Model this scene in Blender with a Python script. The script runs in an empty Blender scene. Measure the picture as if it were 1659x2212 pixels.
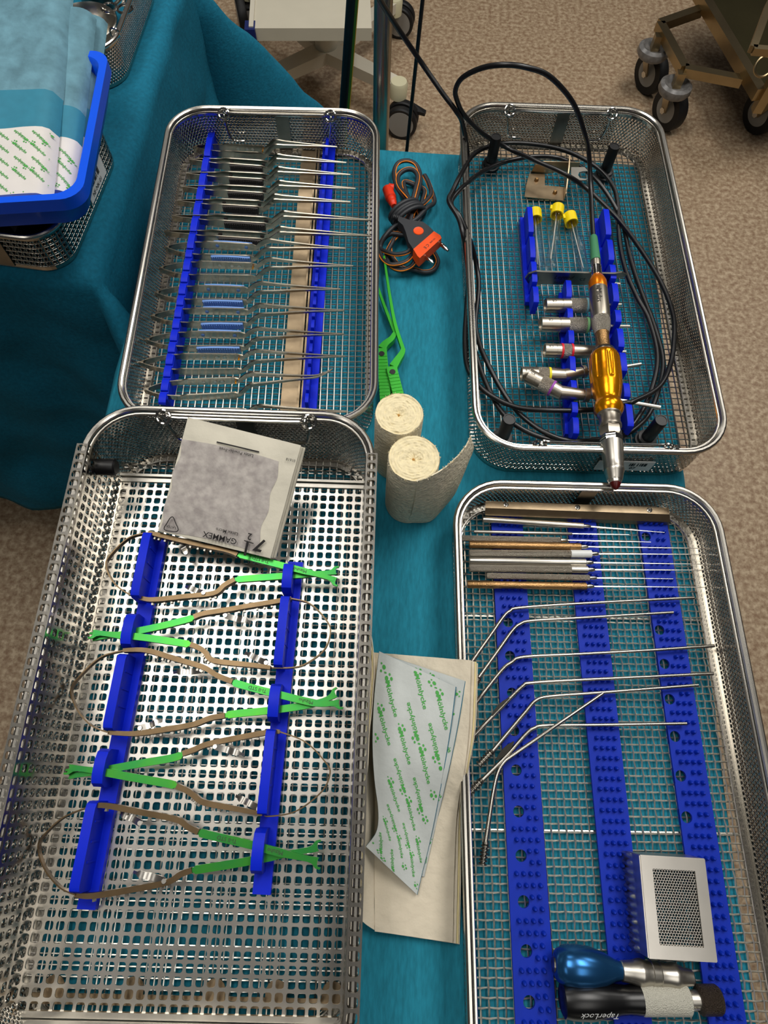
import bpy, math, random
from mathutils import Vector, Matrix
random.seed(7)
V = Vector
scene = bpy.context.scene
COL = scene.collection

# ------------------------------------------------------------------ camera
CZ = 1.453                       # camera height above the floor
FPX, IW, IH = 1400.0, 1659.0, 2212.0
PITCH, ROLL = math.radians(67.204), math.radians(3.49)
FW = V((0, math.cos(PITCH), -math.sin(PITCH)))
R0 = V((1, 0, 0)); U0 = R0.cross(FW)
CR = math.cos(ROLL) * R0 + math.sin(ROLL) * U0
CU = -math.sin(ROLL) * R0 + math.cos(ROLL) * U0
cam_data = bpy.data.cameras.new('camera')
cam = bpy.data.objects.new('camera', cam_data)
COL.objects.link(cam)
cam.matrix_world = Matrix(((CR.x, CU.x, -FW.x, 0), (CR.y, CU.y, -FW.y, 0), (CR.z, CU.z, -FW.z, CZ), (0, 0, 0, 1)))
cam_data.sensor_fit = 'VERTICAL'
cam_data.sensor_height = 36.0
cam_data.lens = 36.0 * FPX / IH
cam_data.clip_start = 0.02
cam_data.clip_end = 50
scene.camera = cam

# ------------------------------------------------------------------ world, lights, exposure
world = bpy.data.worlds.new('room_light'); scene.world = world
world.use_nodes = True
bg = world.node_tree.nodes['Background']
bg.inputs[0].default_value = (0.62, 0.60, 0.58, 1)
bg.inputs[1].default_value = 0.055

def area(name, loc, sx, sy, power, col=(1, 0.97, 0.92), rot=(0, 0, 0)):
    l = bpy.data.lights.new(name, 'AREA'); l.shape = 'RECTANGLE'
    l.size, l.size_y, l.energy, l.color = sx, sy, power, col
    o = bpy.data.objects.new(name, l); COL.objects.link(o)
    o.location = loc; o.rotation_euler = rot
    return o
area('overhead_area_light', (-0.62, 0.75, 2.85), 0.6, 1.2, 20)
area('overhead_area_light', (0.75, 1.15, 2.85), 0.6, 1.2, 30)
area('overhead_area_light', (-0.6, 3.2, 2.85), 0.6, 1.2, 16)
area('overhead_area_light', (1.9, 2.6, 2.85), 0.6, 1.2, 20)
area('overhead_area_light', (0.62, -0.65, 2.85), 0.6, 1.2, 7)
area('overhead_area_light', (-1.5, -0.9, 2.85), 0.6, 1.2, 6)  # added front-left fill, not a known panel; lifts the bin and drape fronts

vs = scene.view_settings
vs.view_transform = 'Standard'; vs.look = 'None'; vs.gamma = 1.0; vs.use_curve_mapping = False
vs.exposure = 0.0
scene.cycles.transparent_max_bounces = 24
scene.cycles.max_bounces = 8

# ------------------------------------------------------------------ helpers
def U(px, py, z):
    """point of the world at height z that the photograph shows at pixel (px, py)"""
    d = (px - IW / 2) * CR + (IH / 2 - py) * CU + FPX * FW
    t = (z - CZ) / d.z
    return V((d.x * t, d.y * t, z))

def lin(h):
    h = h.lstrip('#'); c = [int(h[i:i + 2], 16) / 255 for i in (0, 2, 4)]
    return tuple(x / 12.92 if x <= .04045 else ((x + .055) / 1.055) ** 2.4 for x in c) + (1,)

MATS = {}
def mat(name, col, rough=.5, metal=0., noise=0., nscale=50., bump=0., bscale=200., stretch=None, col2=None,
        trans=0., ior=1.45, alpha=1., coat=0., perf=None, spec=.5, sheen=0.):
    m = bpy.data.materials.new(name); m.use_nodes = True
    nt = m.node_tree; N = nt.nodes; L = nt.links
    b = N['Principled BSDF']
    b.inputs['Base Color'].default_value = lin(col); b.inputs['Roughness'].default_value = rough
    b.inputs['Metallic'].default_value = metal; b.inputs['IOR'].default_value = ior
    b.inputs['Transmission Weight'].default_value = trans; b.inputs['Coat Weight'].default_value = coat
    b.inputs['Specular IOR Level'].default_value = spec
    b.inputs['Sheen Weight'].default_value = sheen
    tc = N.new('ShaderNodeTexCoord')
    src = tc.outputs['Object']
    if stretch:
        mp = N.new('ShaderNodeMapping'); mp.inputs['Scale'].default_value = stretch
        L.new(src, mp.inputs[0]); src = mp.outputs[0]
    if noise or col2:
        n = N.new('ShaderNodeTexNoise'); n.inputs['Scale'].default_value = nscale; n.inputs['Detail'].default_value = 5
        L.new(src, n.inputs['Vector'])
        mx = N.new('ShaderNodeMix'); mx.data_type = 'RGBA'
        c = lin(col); k = noise
        mx.inputs[6].default_value = c if col2 else tuple(x * (1 - k) for x in c[:3]) + (1,)
        mx.inputs[7].default_value = lin(col2) if col2 else tuple(min(1, x * (1 + k)) for x in c[:3]) + (1,)
        rp = N.new('ShaderNodeMapRange'); rp.inputs[1].default_value = .32; rp.inputs[2].default_value = .68
        L.new(n.outputs[0], rp.inputs[0]); L.new(rp.outputs[0], mx.inputs[0])
        L.new(mx.outputs[2], b.inputs['Base Color'])
    if bump:
        n2 = N.new('ShaderNodeTexNoise'); n2.inputs['Scale'].default_value = bscale; n2.inputs['Detail'].default_value = 4
        L.new(src, n2.inputs['Vector'])
        bp = N.new('ShaderNodeBump'); bp.inputs['Strength'].default_value = bump; bp.inputs['Distance'].default_value = .002
        L.new(n2.outputs[0], bp.inputs['Height']); L.new(bp.outputs[0], b.inputs['Normal'])
    if perf:                        # holes punched through the sheet, laid out on the UVs (metres)
        kind, pitch, rad = perf
        uv = N.new('ShaderNodeUVMap'); uv.uv_map = 'UVMap'
        def lattice(off):
            s = N.new('ShaderNodeVectorMath'); s.operation = 'MULTIPLY_ADD'
            yk = 1 / (pitch * 1.732) if kind == 'hex' else 1 / pitch
            s.inputs[1].default_value = (1 / pitch, yk, 0); s.inputs[2].default_value = (off, off, 0)
            L.new(uv.outputs[0], s.inputs[0])
            f = N.new('ShaderNodeVectorMath'); f.operation = 'FRACTION'; L.new(s.outputs[0], f.inputs[0])
            g = N.new('ShaderNodeVectorMath'); g.operation = 'MULTIPLY_ADD'
            k2 = 1.732 if kind == 'hex' else 1
            g.inputs[1].default_value = (1, k2, 0); g.inputs[2].default_value = (-.5, -.5 * k2, 0)
            L.new(f.outputs[0], g.inputs[0])
            if kind == 'hex':
                h = N.new('ShaderNodeVectorMath'); h.operation = 'LENGTH'; L.new(g.outputs[0], h.inputs[0])
                return h.outputs['Value']
            a = N.new('ShaderNodeVectorMath'); a.operation = 'ABSOLUTE'; L.new(g.outputs[0], a.inputs[0])
            x = N.new('ShaderNodeSeparateXYZ'); L.new(a.outputs[0], x.inputs[0])
            h = N.new('ShaderNodeMath'); h.operation = 'MAXIMUM'; L.new(x.outputs[0], h.inputs[0]); L.new(x.outputs[1], h.inputs[1])
            return h.outputs[0]
        d = lattice(0)
        if kind == 'hex':
            mn = N.new('ShaderNodeMath'); mn.operation = 'MINIMUM'
            L.new(d, mn.inputs[0]); L.new(lattice(.5), mn.inputs[1]); d = mn.outputs[0]
        gt = N.new('ShaderNodeMath'); gt.operation = 'GREATER_THAN'; gt.inputs[1].default_value = rad
        L.new(d, gt.inputs[0]); L.new(gt.outputs[0], b.inputs['Alpha'])
        mr = N.new('ShaderNodeMapRange'); mr.interpolation_type = 'SMOOTHSTEP'      # rounded lip of every hole
        mr.inputs[1].default_value = rad - .02; mr.inputs[2].default_value = rad + .15
        L.new(d, mr.inputs[0])
        bq = N.new('ShaderNodeBump'); bq.inputs['Strength'].default_value = .9; bq.inputs['Distance'].default_value = pitch * .16
        L.new(mr.outputs[0], bq.inputs['Height']); L.new(bq.outputs[0], b.inputs['Normal'])
    elif alpha < 1:
        b.inputs['Alpha'].default_value = alpha
    MATS[name] = m
    return m

class MB:
    """collects faces of one mesh"""
    def __init__(s): s.v = []; s.f = []; s.mi = []; s.uv = {}; s.m = 0
    def add(s, vs, fs):
        b = len(s.v); s.v += [V(p) for p in vs]
        for f in fs: s.f.append(tuple(b + i for i in f)); s.mi.append(s.m)
        return b
    def box(s, c, size, ax=None, taper=1.0):
        ex, ey, ez = ax or (V((1, 0, 0)), V((0, 1, 0)), V((0, 0, 1)))
        c = V(c); a, b_, h = size[0] / 2, size[1] / 2, size[2] / 2
        vs = []
        for k, t in ((-h, 1), (h, taper)):
            for i, j in ((-a, -b_), (a, -b_), (a, b_), (-a, b_)): vs.append(c + ex * i * t + ey * j * t + ez * k)
        s.add(vs, [(3, 2, 1, 0), (4, 5, 6, 7), (0, 1, 5, 4), (1, 2, 6, 5), (2, 3, 7, 6), (3, 0, 4, 7)]); return s
    def prism(s, poly, o, ex, ey, ez, h):
        n = len(poly); o = V(o)
        vs = [o + ex * x + ey * y for x, y in poly] + [o + ex * x + ey * y + ez * h for x, y in poly]
        s.add(vs, [tuple(range(n))[::-1], tuple(range(n, 2 * n))] + [(i, (i + 1) % n, n + (i + 1) % n, n + i) for i in range(n)]); return s
    def hull(s, pts, dz):
        """polygon of world points, thickened downwards by dz"""
        n = len(pts); pts = [V(p) for p in pts]
        s.add(pts + [p - V((0, 0, dz)) for p in pts], [tuple(range(n))[::-1], tuple(range(n, 2 * n))] + [(i, (i + 1) % n, n + (i + 1) % n, n + i) for i in range(n)]); return s
    def tube(s, pts, r, n=8, closed=False, caps=True):
        pts = [V(p) for p in pts]; m = len(pts)
        rs = r if isinstance(r, (list, tuple)) else [r] * m
        tans = []
        for i in range(m):
            a = pts[(i - 1) % m] if closed or i > 0 else pts[i]
            b = pts[(i + 1) % m] if closed or i < m - 1 else pts[i]
            t = (b - a); tans.append(t.normalized() if t.length > 1e-9 else V((0, 0, 1)))
        up = V((0, 0, 1)) if abs(tans[0].z) < .9 else V((1, 0, 0))
        x = tans[0].cross(up).normalized(); vs = []
        for i in range(m):
            x = (x - tans[i] * x.dot(tans[i])).normalized(); y = tans[i].cross(x)
            for k in range(n):
                a = 2 * math.pi * k / n
                vs.append(pts[i] + (x * math.cos(a) + y * math.sin(a)) * rs[i])
        fs = []
        for i in range(m if closed else m - 1):
            j = (i + 1) % m
            for k in range(n): fs.append((i * n + k, i * n + (k + 1) % n, j * n + (k + 1) % n, j * n + k))
        if caps and not closed:
            fs.append(tuple(range(n))[::-1]); fs.append(tuple((m - 1) * n + k for k in range(n)))
        s.add(vs, fs); return s
    def lathe(s, o, d, prof, n=24, caps=True):
        o = V(o); d = V(d).normalized()
        up = V((0, 0, 1)) if abs(d.z) < .9 else V((1, 0, 0))
        x = d.cross(up).normalized(); y = d.cross(x); vs = []; fs = []
        for t, r in prof:
            for k in range(n):
                a = 2 * math.pi * k / n; vs.append(o + d * t + (x * math.cos(a) + y * math.sin(a)) * r)
        for i in range(len(prof) - 1):
            for k in range(n): fs.append((i * n + k, (i + 1) * n + k, (i + 1) * n + (k + 1) % n, i * n + (k + 1) % n))
        if caps:
            fs.append(tuple(range(n))); fs.append(tuple((len(prof) - 1) * n + k for k in range(n))[::-1])
        s.add(vs, fs); return s
    def sweep(s, pts, w, h, up=V((0, 0, 1)), caps=True):
        """rectangular bar along a path; w across, h along up (numbers or one per point)"""
        pts = [V(p) for p in pts]; m = len(pts); vs = []; fs = []
        ws = w if isinstance(w, (list, tuple)) else [w] * m
        hs = h if isinstance(h, (list, tuple)) else [h] * m
        for i in range(m):
            t = (pts[min(i + 1, m - 1)] - pts[max(i - 1, 0)]).normalized()
            sd = t.cross(up); sd = sd.normalized() if sd.length > 1e-6 else V((1, 0, 0)); u2 = sd.cross(t)
            for a, b in ((-1, -1), (1, -1), (1, 1), (-1, 1)): vs.append(pts[i] + sd * a * ws[i] / 2 + u2 * b * hs[i] / 2)
        for i in range(m - 1):
            for k in range(4): fs.append((i * 4 + k, i * 4 + (k + 1) % 4, i * 4 + 4 + (k + 1) % 4, i * 4 + 4 + k))
        if caps: fs += [(3, 2, 1, 0), tuple((m - 1) * 4 + k for k in range(4))]
        s.add(vs, fs); return s
    def grid(s, fn, nu, nv, thick=0.):
        """surface fn(i/nu, j/nv) -> point, with an underside when thick > 0"""
        P = [[V(fn(i / nu, j / nv)) for j in range(nv + 1)] for i in range(nu + 1)]
        top = [p for row in P for p in row]; w = nv + 1
        fs = [(i * w + j, (i + 1) * w + j, (i + 1) * w + j + 1, i * w + j + 1) for i in range(nu) for j in range(nv)]
        if thick <= 0: s.add(top, fs); return s
        nb = []; mid = [(P[min(i + 1, nu)][j] - P[max(i - 1, 0)][j]).cross(P[i][min(j + 1, nv)] - P[i][max(j - 1, 0)]).normalized().z for i in range(0, nu + 1, 3) for j in range(0, nv + 1, 3)]
        sg = -1 if sum(mid) / len(mid) < -.05 else 1      # the thickness goes down, below the given surface
        if sg < 0: fs = [f[::-1] for f in fs]
        for i in range(nu + 1):
            for j in range(nv + 1):
                a = P[min(i + 1, nu)][j] - P[max(i - 1, 0)][j]; b = P[i][min(j + 1, nv)] - P[i][max(j - 1, 0)]
                nn = a.cross(b); nn = nn.normalized() if nn.length > 1e-12 else V((0, 0, 1))
                nb.append(P[i][j] - nn * thick * sg)
        k = len(top); fs += [tuple(k + q for q in f[::-1]) for f in list(fs)]
        ring = [i * w for i in range(nu + 1)] + [nu * w + j for j in range(1, nv + 1)] + [i * w + nv for i in range(nu - 1, -1, -1)] + [j for j in range(nv - 1, 0, -1)]
        fs += [(ring[(i + 1) % len(ring)], ring[i], k + ring[i], k + ring[(i + 1) % len(ring)]) for i in range(len(ring))]
        s.add(top + nb, fs); return s

ORG = {}
def O(name, mb, mats, parent=None, origin=None, smooth=35):
    """link the faces in mb as ONE mesh object"""
    org = ORG[parent] if parent is not None else V(origin) if origin is not None else V((0, 0, 0))
    me = bpy.data.meshes.new(name)
    me.from_pydata([tuple(p - org) for p in mb.v], [], mb.f)
    mats = mats if isinstance(mats, (list, tuple)) else [mats]
    for m in mats: me.materials.append(m if not isinstance(m, str) else MATS[m])
    if len(mats) > 1: me.polygons.foreach_set('material_index', mb.mi)
    if mb.uv:
        uvl = me.uv_layers.new(name='UVMap')
        for poly in me.polygons:
            q = mb.uv.get(poly.index)
            if q:
                for k, li in enumerate(poly.loop_indices): uvl.data[li].uv = q[k]
    if smooth:
        me.polygons.foreach_set('use_smooth', [True] * len(me.polygons))
        me.set_sharp_from_angle(angle=math.radians(smooth))
    me.update()
    o = bpy.data.objects.new(name, me); COL.objects.link(o)
    if parent is not None: o.parent = parent
    else: o.location = org
    ORG[o] = org
    return o
def E_(name, loc, label, cat, group=None):
    o = bpy.data.objects.new(name, None); COL.objects.link(o); o.location = loc; o.empty_display_size = .02
    ORG[o] = V(loc); return tag(o, label, cat, group)
def tag(o, label=None, cat=None, group=None, kind=None):
    for k, v in (('label', label), ('category', cat), ('group', group), ('kind', kind)):
        if v: o[k] = v
    return o

def cr(pts, n=8, closed=False):
    """smooth curve through points (Catmull-Rom)"""
    pts = [V(p) for p in pts]; m = len(pts); out = []
    g = (lambda i: pts[i % m]) if closed else (lambda i: pts[max(0, min(m - 1, i))])
    for i in range(m if closed else m - 1):
        a, b, c, d = g(i - 1), g(i), g(i + 1), g(i + 2)
        for k in range(n):
            t = k / n
            out.append(.5 * ((2 * b) + (c - a) * t + (2 * a - 5 * b + 4 * c - d) * t * t + (3 * b - a - 3 * c + d) * t ** 3))
    if not closed: out.append(pts[-1])
    return out
def px(lst, z):
    return [U(q[0], q[1], q[2] if len(q) > 2 else z) for q in lst]
def circ(c, r, n, ex=V((1, 0, 0)), ey=V((0, 1, 0))):
    return [V(c) + ex * math.cos(2 * math.pi * k / n) * r + ey * math.sin(2 * math.pi * k / n) * r for k in range(n)]

_txt = {}
def text2d(s, size=1.0, bold=0., shear=0.):
    """flat outline faces of a word, centred on the origin: (points, faces, width)"""
    key = (s, bold, shear)
    if key not in _txt:
        cu = bpy.data.curves.new('lettering', 'FONT'); cu.body = s; cu.size = 1; cu.align_x = 'CENTER'; cu.align_y = 'CENTER'
        cu.offset = bold; cu.shear = shear; cu.resolution_u = 2
        ob = bpy.data.objects.new('lettering', cu); COL.objects.link(ob)
        dg = bpy.context.evaluated_depsgraph_get(); me = bpy.data.meshes.new_from_object(ob.evaluated_get(dg))
        _txt[key] = ([(v.co.x, v.co.y) for v in me.vertices], [tuple(p.vertices) for p in me.polygons])
        bpy.data.objects.remove(ob); bpy.data.curves.remove(cu); bpy.data.meshes.remove(me)
    p, f = _txt[key]
    xs = [a for a, _ in p] or [0]; w = (max(xs) - min(xs)) * size
    return [(a * size, b * size) for a, b in p], f, w
def put_text(mb, s, c, ex, ey, size=None, width=None, lift=.0002, bold=0., shear=0., surf=None):
    p, f, w = text2d(s, 1.0, bold, shear)
    k = size if size else width / max(w, 1e-6)
    nz = ex.cross(ey).normalized()
    q = [V(c) + ex * (a * k) + ey * (b * k) + nz * lift for a, b in p]
    mb.add([surf(v) for v in q] if surf else q, f)

TT = 0.850                        # cloth surface of the instrument table
# ------------------------------------------------------------------ materials
mat('floor_vinyl', 'A48C70', .45, noise=.0)
mat('steel', 'B9B4AA', .2, 1., noise=.12, nscale=30)
mat('steel_wire', 'C0BCB3', .3, 1.)
mat('steel_weave', 'E0DCD2', .38, 1.)
mat('plate_dark', '26241F', .4, .6)
mat('tube_steel', 'B4AFA5', .24, 1.)
mat('steel_rim', 'CFCAC0', .24, 1.)
mat('steel_satin', 'C4BFB5', .34, 1., noise=.08, nscale=80, bump=.05, bscale=60)
mat('steel_sheet', 'CBC6BD', .30, 1., noise=.05, nscale=40)
mat('steel_tan', 'A89478', .38, 1., noise=.15, nscale=60, bump=.1, bscale=120)
mat('steel_dark', '8A857C', .3, 1., noise=.1, nscale=90)
mat('steel_bronze', 'B08A5C', .36, 1., noise=.2, nscale=120, bump=.3, bscale=900)
mat('steel_knurl', 'B8B0A2', .36, 1., bump=.9, bscale=1300)
mat('steel_perf', 'B4B0A8', .16, 1., noise=.1, nscale=40, perf=('hex', .0042, .31))
mat('steel_perf_big', 'A8A49C', .25, 1., noise=.1, nscale=40, perf=('sq', .0068, .32))
mat('steel_perf_fine', 'C2BDB4', .3, 1., perf=('hex', .0021, .30))
mat('silicone_blue', '0324CC', .5, noise=.06, nscale=60, spec=.22)
mat('silicone_mat', '062BA6', .55, noise=.08, nscale=50, spec=.25)
mat('drape', '217A90', .85, noise=.16, nscale=260, bump=.25, bscale=420, stretch=(1.6, .35, .6), spec=.2)
mat('drape_left', '156882', .85, noise=.14, nscale=200, bump=.3, bscale=300, spec=.2)
mat('pack_wrap', '628A98', .8, noise=.22, nscale=55, bump=.35, bscale=180, spec=.25)
mat('pack_band', '2C7C94', .7, noise=.06, nscale=90)
mat('pack_paper', 'D9D4CF', .75, noise=.03, nscale=40, bump=.2, bscale=60)
mat('print_green', '4DA64C', .7)
mat('print_black', '1B1818', .6)
mat('print_grey', '3B3833', .6)
mat('bin_blue', '0A55E8', .35, noise=.03, nscale=20, spec=.4)
mat('rubber_black', '0B0B0C', .42)
mat('cable_black', '0E0E10', .33, spec=.6)
mat('cable_grey', '2B2D31', .5)
mat('orange', 'F2520F', .45)
mat('orange_wire', 'F0851A', .5)
mat('red_plastic', 'E2330F', .45)
mat('green_plastic', '2FAF26', .36)
mat('green_anodised', '238747', .32, .7, col2='469A2A', nscale=22)
mat('arm_bronze', '66553F', .36, 1., noise=.18, nscale=60)
mat('gauze', 'EBDDB6', .95, noise=.06, nscale=240, bump=.5, bscale=330, spec=.1, sheen=.2)
mat('gauze_side', 'E6DCC2', .95, noise=.12, nscale=260, bump=.9, bscale=330, spec=.1)
mat('gauze_core', 'B98A45', .9, noise=.3, nscale=400)
mat('crepe_paper', 'DDD2BC', .9, noise=.05, nscale=30, bump=.8, bscale=70, spec=.15)
mat('crepe_yellow', 'E8D9A4', .9, noise=.08, nscale=60, bump=.3, bscale=90, spec=.15)
mat('envelope', 'C2C7C4', .7, noise=.06, nscale=30, bump=.3, bscale=90)
mat('envelope_film', '1E6E88', .4, noise=.1, nscale=60)
mat('glove_paper', 'D8D2C0', .8, noise=.04, nscale=40, bump=.35, bscale=80)
mat('glove_grey', 'A09894', .85, col2='C2BBB4', nscale=130, bump=.3, bscale=120)
mat('gold', 'F09A0C', .24, .85, noise=.06, nscale=30)
mat('gold_bright', 'FF8A12', .26, .7)
mat('motor_steel', 'B4AC9E', .36, 1., noise=.05, nscale=50)
mat('chrome', 'D0CEC9', .12, 1.)
mat('pole_steel', 'A39A8A', .28, 1.)
mat('green_sleeve', '3F7F58', .6)
mat('yellow_cap', 'F2D50C', .4)
mat('clear_tube', 'F4FBFF', .02, trans=1., ior=1.2, alpha=.22)
mat('label_white', 'DCDEDC', .4)
mat('ring_blue', '8CC7D8', .5); mat('ring_green', '8FD490', .5); mat('ring_red', 'D8202E', .45)
mat('ring_yellow', 'E8DC1C', .45); mat('ring_purple', '9A48AE', .45)
mat('handle_blue', '2A6196', .25, .8, noise=.08, nscale=40)
mat('handle_black', '08080A', .3)
mat('white_knurl', 'D8D5C6', .5, .2, bump=1., bscale=1200)
mat('dark_knurl', '4A4038', .42, .8, bump=1., bscale=1200)
mat('cart_white', 'C9C2AE', .45, noise=.02, nscale=20)
mat('cart_white_side', 'CFC8B6', .45)
mat('caster_grey', '8D8B86', .45); mat('caster_tyre', '0E0E10', .55)
mat('bumper_navy', '10205C', .4)
mat('cream_plastic', 'CFC9A8', .5)
mat('trolley_steel', 'A39170', .32, 1., noise=.12, nscale=12)
mat('trolley_plate', '5A5338', .4, .9, noise=.1, nscale=8)
mat('bumper_ring', '6E6C6A', .3, noise=.35, nscale=60)
mat('forceps_steel', 'B2AA9A', .24, 1., noise=.12, nscale=60)
mat('grip_black', '3C3836', .55); mat('grip_blue', '6F97D8', .5)
mat('wire_green', '3C6E22', .5); mat('wire_yellow', 'B99A12', .5)
mat('blood', '4A0A08', .35)
mat('dark_pouch', '0D1028', .35, noise=.2, nscale=20)

# floor: tan sheet vinyl with fine two-tone flecks
fm = MATS['floor_vinyl']; nt = fm.node_tree; N = nt.nodes; L = nt.links; b = N['Principled BSDF']
tc = N.new('ShaderNodeTexCoord')
n1 = N.new('ShaderNodeTexNoise'); n1.inputs['Scale'].default_value = 75; n1.inputs['Detail'].default_value = 3; n1.inputs['Roughness'].default_value = .6
L.new(tc.outputs['Object'], n1.inputs['Vector'])
rp = N.new('ShaderNodeValToRGB'); L.new(n1.outputs[0], rp.inputs[0])
rp.color_ramp.elements[0].position = .34; rp.color_ramp.elements[0].color = lin('8A6F56')
rp.color_ramp.elements[1].position = .66; rp.color_ramp.elements[1].color = lin('BFAA8E')
e = rp.color_ramp.elements.new(.5); e.color = lin('A48D72')
n2 = N.new('ShaderNodeTexNoise'); n2.inputs['Scale'].default_value = 300; n2.inputs['Detail'].default_value = 2
L.new(tc.outputs['Object'], n2.inputs['Vector'])
r2 = N.new('ShaderNodeValToRGB'); L.new(n2.outputs[0], r2.inputs[0])
r2.color_ramp.elements[0].position = .22; r2.color_ramp.elements[0].color = lin('3E2D1E')
r2.color_ramp.elements[1].position = .36; r2.color_ramp.elements[1].color = (1, 1, 1, 1)
mx = N.new('ShaderNodeMix'); mx.data_type = 'RGBA'; mx.blend_type = 'MULTIPLY'; mx.inputs[0].default_value = .45
L.new(rp.outputs[0], mx.inputs[6]); L.new(r2.outputs[0], mx.inputs[7]); L.new(mx.outputs[2], b.inputs['Base Color'])

# ------------------------------------------------------------------ the setting
mb = MB(); mb.grid(lambda a, c: (-3 + 6 * a, -2.5 + 7 * c, 0), 6, 6)
tag(O('floor', mb, 'floor_vinyl'), 'tan speckled sheet vinyl floor', None, None, 'structure')

# ------------------------------------------------------------------ tables under their drapes
def table(x0, x1, y0, y1, z, label):
    t = E_('instrument_table', ((x0 + x1) / 2, (y0 + y1) / 2, 0), label, 'table')
    O('table_top', MB().box(((x0 + x1) / 2, (y0 + y1) / 2, z - .016), (x1 - x0 - .01, y1 - y0 - .01, .028)), 'steel_satin', t)
    for x in (x0 + .05, x1 - .05):
        for y in (y0 + .05, y1 - .05):
            O('leg', MB().tube([(x, y, 0), (x, y, z - .03)], .0125, 12), 'steel_satin', t)
    return t

def drape(name, x0, x1, y0, y1, z, skirt, matn, label, flare=.05, cflare=.45, amp=.012, step=.03, seed=1, hem=None):
    """cloth laid over a rectangular table top, hanging down all round with soft folds"""
    from mathutils import noise as mn
    rad = .012
    sx, sy = skirt
    xs, ys = [], []
    def axis(a, b_, s):
        l = [a - s + i * s / round(s / step) for i in range(round(s / step))]
        n = max(2, round((b_ - a) / step)); l += [a + (b_ - a) * i / n for i in range(n + 1)]
        l += [b_ + s * (i + 1) / round(s / step) for i in range(round(s / step))]
        return l
    xs, ys = axis(x0, x1, sx), axis(y0, y1, sy)
    def pos(a, c):
        cx, cy = min(max(a, x0), x1), min(max(c, y0), y1)
        dx, dy = a - cx, c - cy
        L_ = math.hypot(dx, dy)
        w = mn.noise(V((a * 7, c * 7, seed))) * .0018 + mn.noise(V((a * 22, c * 22, seed))) * .0006
        if L_ < 1e-9: return V((a, c, z + w))
        d = V((dx / L_, dy / L_, 0))
        corner = min(1., 2 * min(abs(d.x), abs(d.y)))       # 1 in the middle of a corner
        fl = flare + (cflare - flare) * corner
        # folds
        s_ = (c if abs(dx) > abs(dy) else a)
        fold = (math.sin(s_ * 19 + seed) + .6 * math.sin(s_ * 41 + 2 * seed)) * amp * min(1, L_ / .3) * (1 - .6 * corner)
        out = rad * math.sin(min(L_ / rad, math.pi / 2)) + max(0, L_ - rad * 1.57) * fl / math.sqrt(1 + fl * fl) + fold
        drop = rad * (1 - math.cos(min(L_ / rad, math.pi / 2))) + max(0, L_ - rad * 1.57) / math.sqrt(1 + fl * fl)
        wr = mn.noise(V((a * 9, c * 9, seed + 4))) * .01 * min(1, L_ / .2) + mn.noise(V((a * 30, c * 30, seed))) * .0025 * min(1, L_ / .1)
        wr += (abs(mn.noise(V((a * 4.2 + 3, c * 4.2, seed + 9)))) - .2) * .022 * min(1, L_ / .12) + (abs(mn.noise(V((a * 11, c * 11, seed + 2)))) - .2) * .007 * min(1, L_ / .08)
        return V((cx, cy, z)) + d * (out + wr) - V((0, 0, drop))
    mb = MB(); nx, ny = len(xs), len(ys)
    pts = [pos(a, c) for a in xs for c in ys]
    for p in pts: p.z = max(p.z, .012)
    fs = [(i * ny + j, (i + 1) * ny + j, (i + 1) * ny + j + 1, i * ny + j + 1) for i in range(nx - 1) for j in range(ny - 1)]
    mb.add(pts, fs)
    o = O(name, mb, matn, None, ((x0 + x1) / 2, (y0 + y1) / 2, 0), smooth=60)
    sol = o.modifiers.new('cloth_thickness', 'SOLIDIFY'); sol.thickness = .0008; sol.offset = -1
    return tag(o, label, 'drape')

table(-.300, .305, -.42, .768, TT - .002, 'steel instrument table under the drape below the four instrument trays')
drape('table_drape', -.300, .308, -.42, .770, TT, (.36, .36), 'drape', 'bright teal drape under the four large instrument trays', flare=.03, cflare=.12, amp=.004, step=.03)
LT = .843
table(-1.05, -.372, .540, 1.14, LT - .002, 'steel table under the teal drape that carries the blue bin')
drape('table_drape', -1.05, -.370, .545, 1.145, LT, (.66, .66), 'drape_left', 'dark teal drape hanging in folds under the blue plastic bin', flare=.05, cflare=.75, amp=.010, step=.015, seed=3)


# ------------------------------------------------------------------ wire baskets
class Frame:
    """plan of one tray: u runs along its back rim, v towards the front"""
    def __init__(s, bl, br, length, z0, depth):
        s.o = V((bl[0], bl[1], 0)); d = V((br[0] - bl[0], br[1] - bl[1], 0)); s.W = d.length; s.ex = d / s.W
        s.ey = V((s.ex.y, -s.ex.x, 0)); s.L = length; s.z0 = z0; s.d = depth; s.zr = z0 + depth
    def P(s, u, v, z): return s.o + s.ex * u + s.ey * v + V((0, 0, z))
    def inv(s, p):
        q = V((p[0], p[1], 0)) - s.o; return q.dot(s.ex), q.dot(s.ey)

def rrect(f, ins, r, z, n=9):
    """rounded rectangle around the tray, inset by ins"""
    u0, u1, v0, v1 = ins, f.W - ins, ins, f.L - ins; r = max(r - ins, .002); out = []
    for cu, cv, a0 in ((u1 - r, v0 + r, -90), (u1 - r, v1 - r, 0), (u0 + r, v1 - r, 90), (u0 + r, v0 + r, 180)):
        for k in range(n + 1):
            a = math.radians(a0 + 90 * k / n); out.append(f.P(cu + r * math.cos(a), cv + r * math.sin(a), z))
    return out

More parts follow.
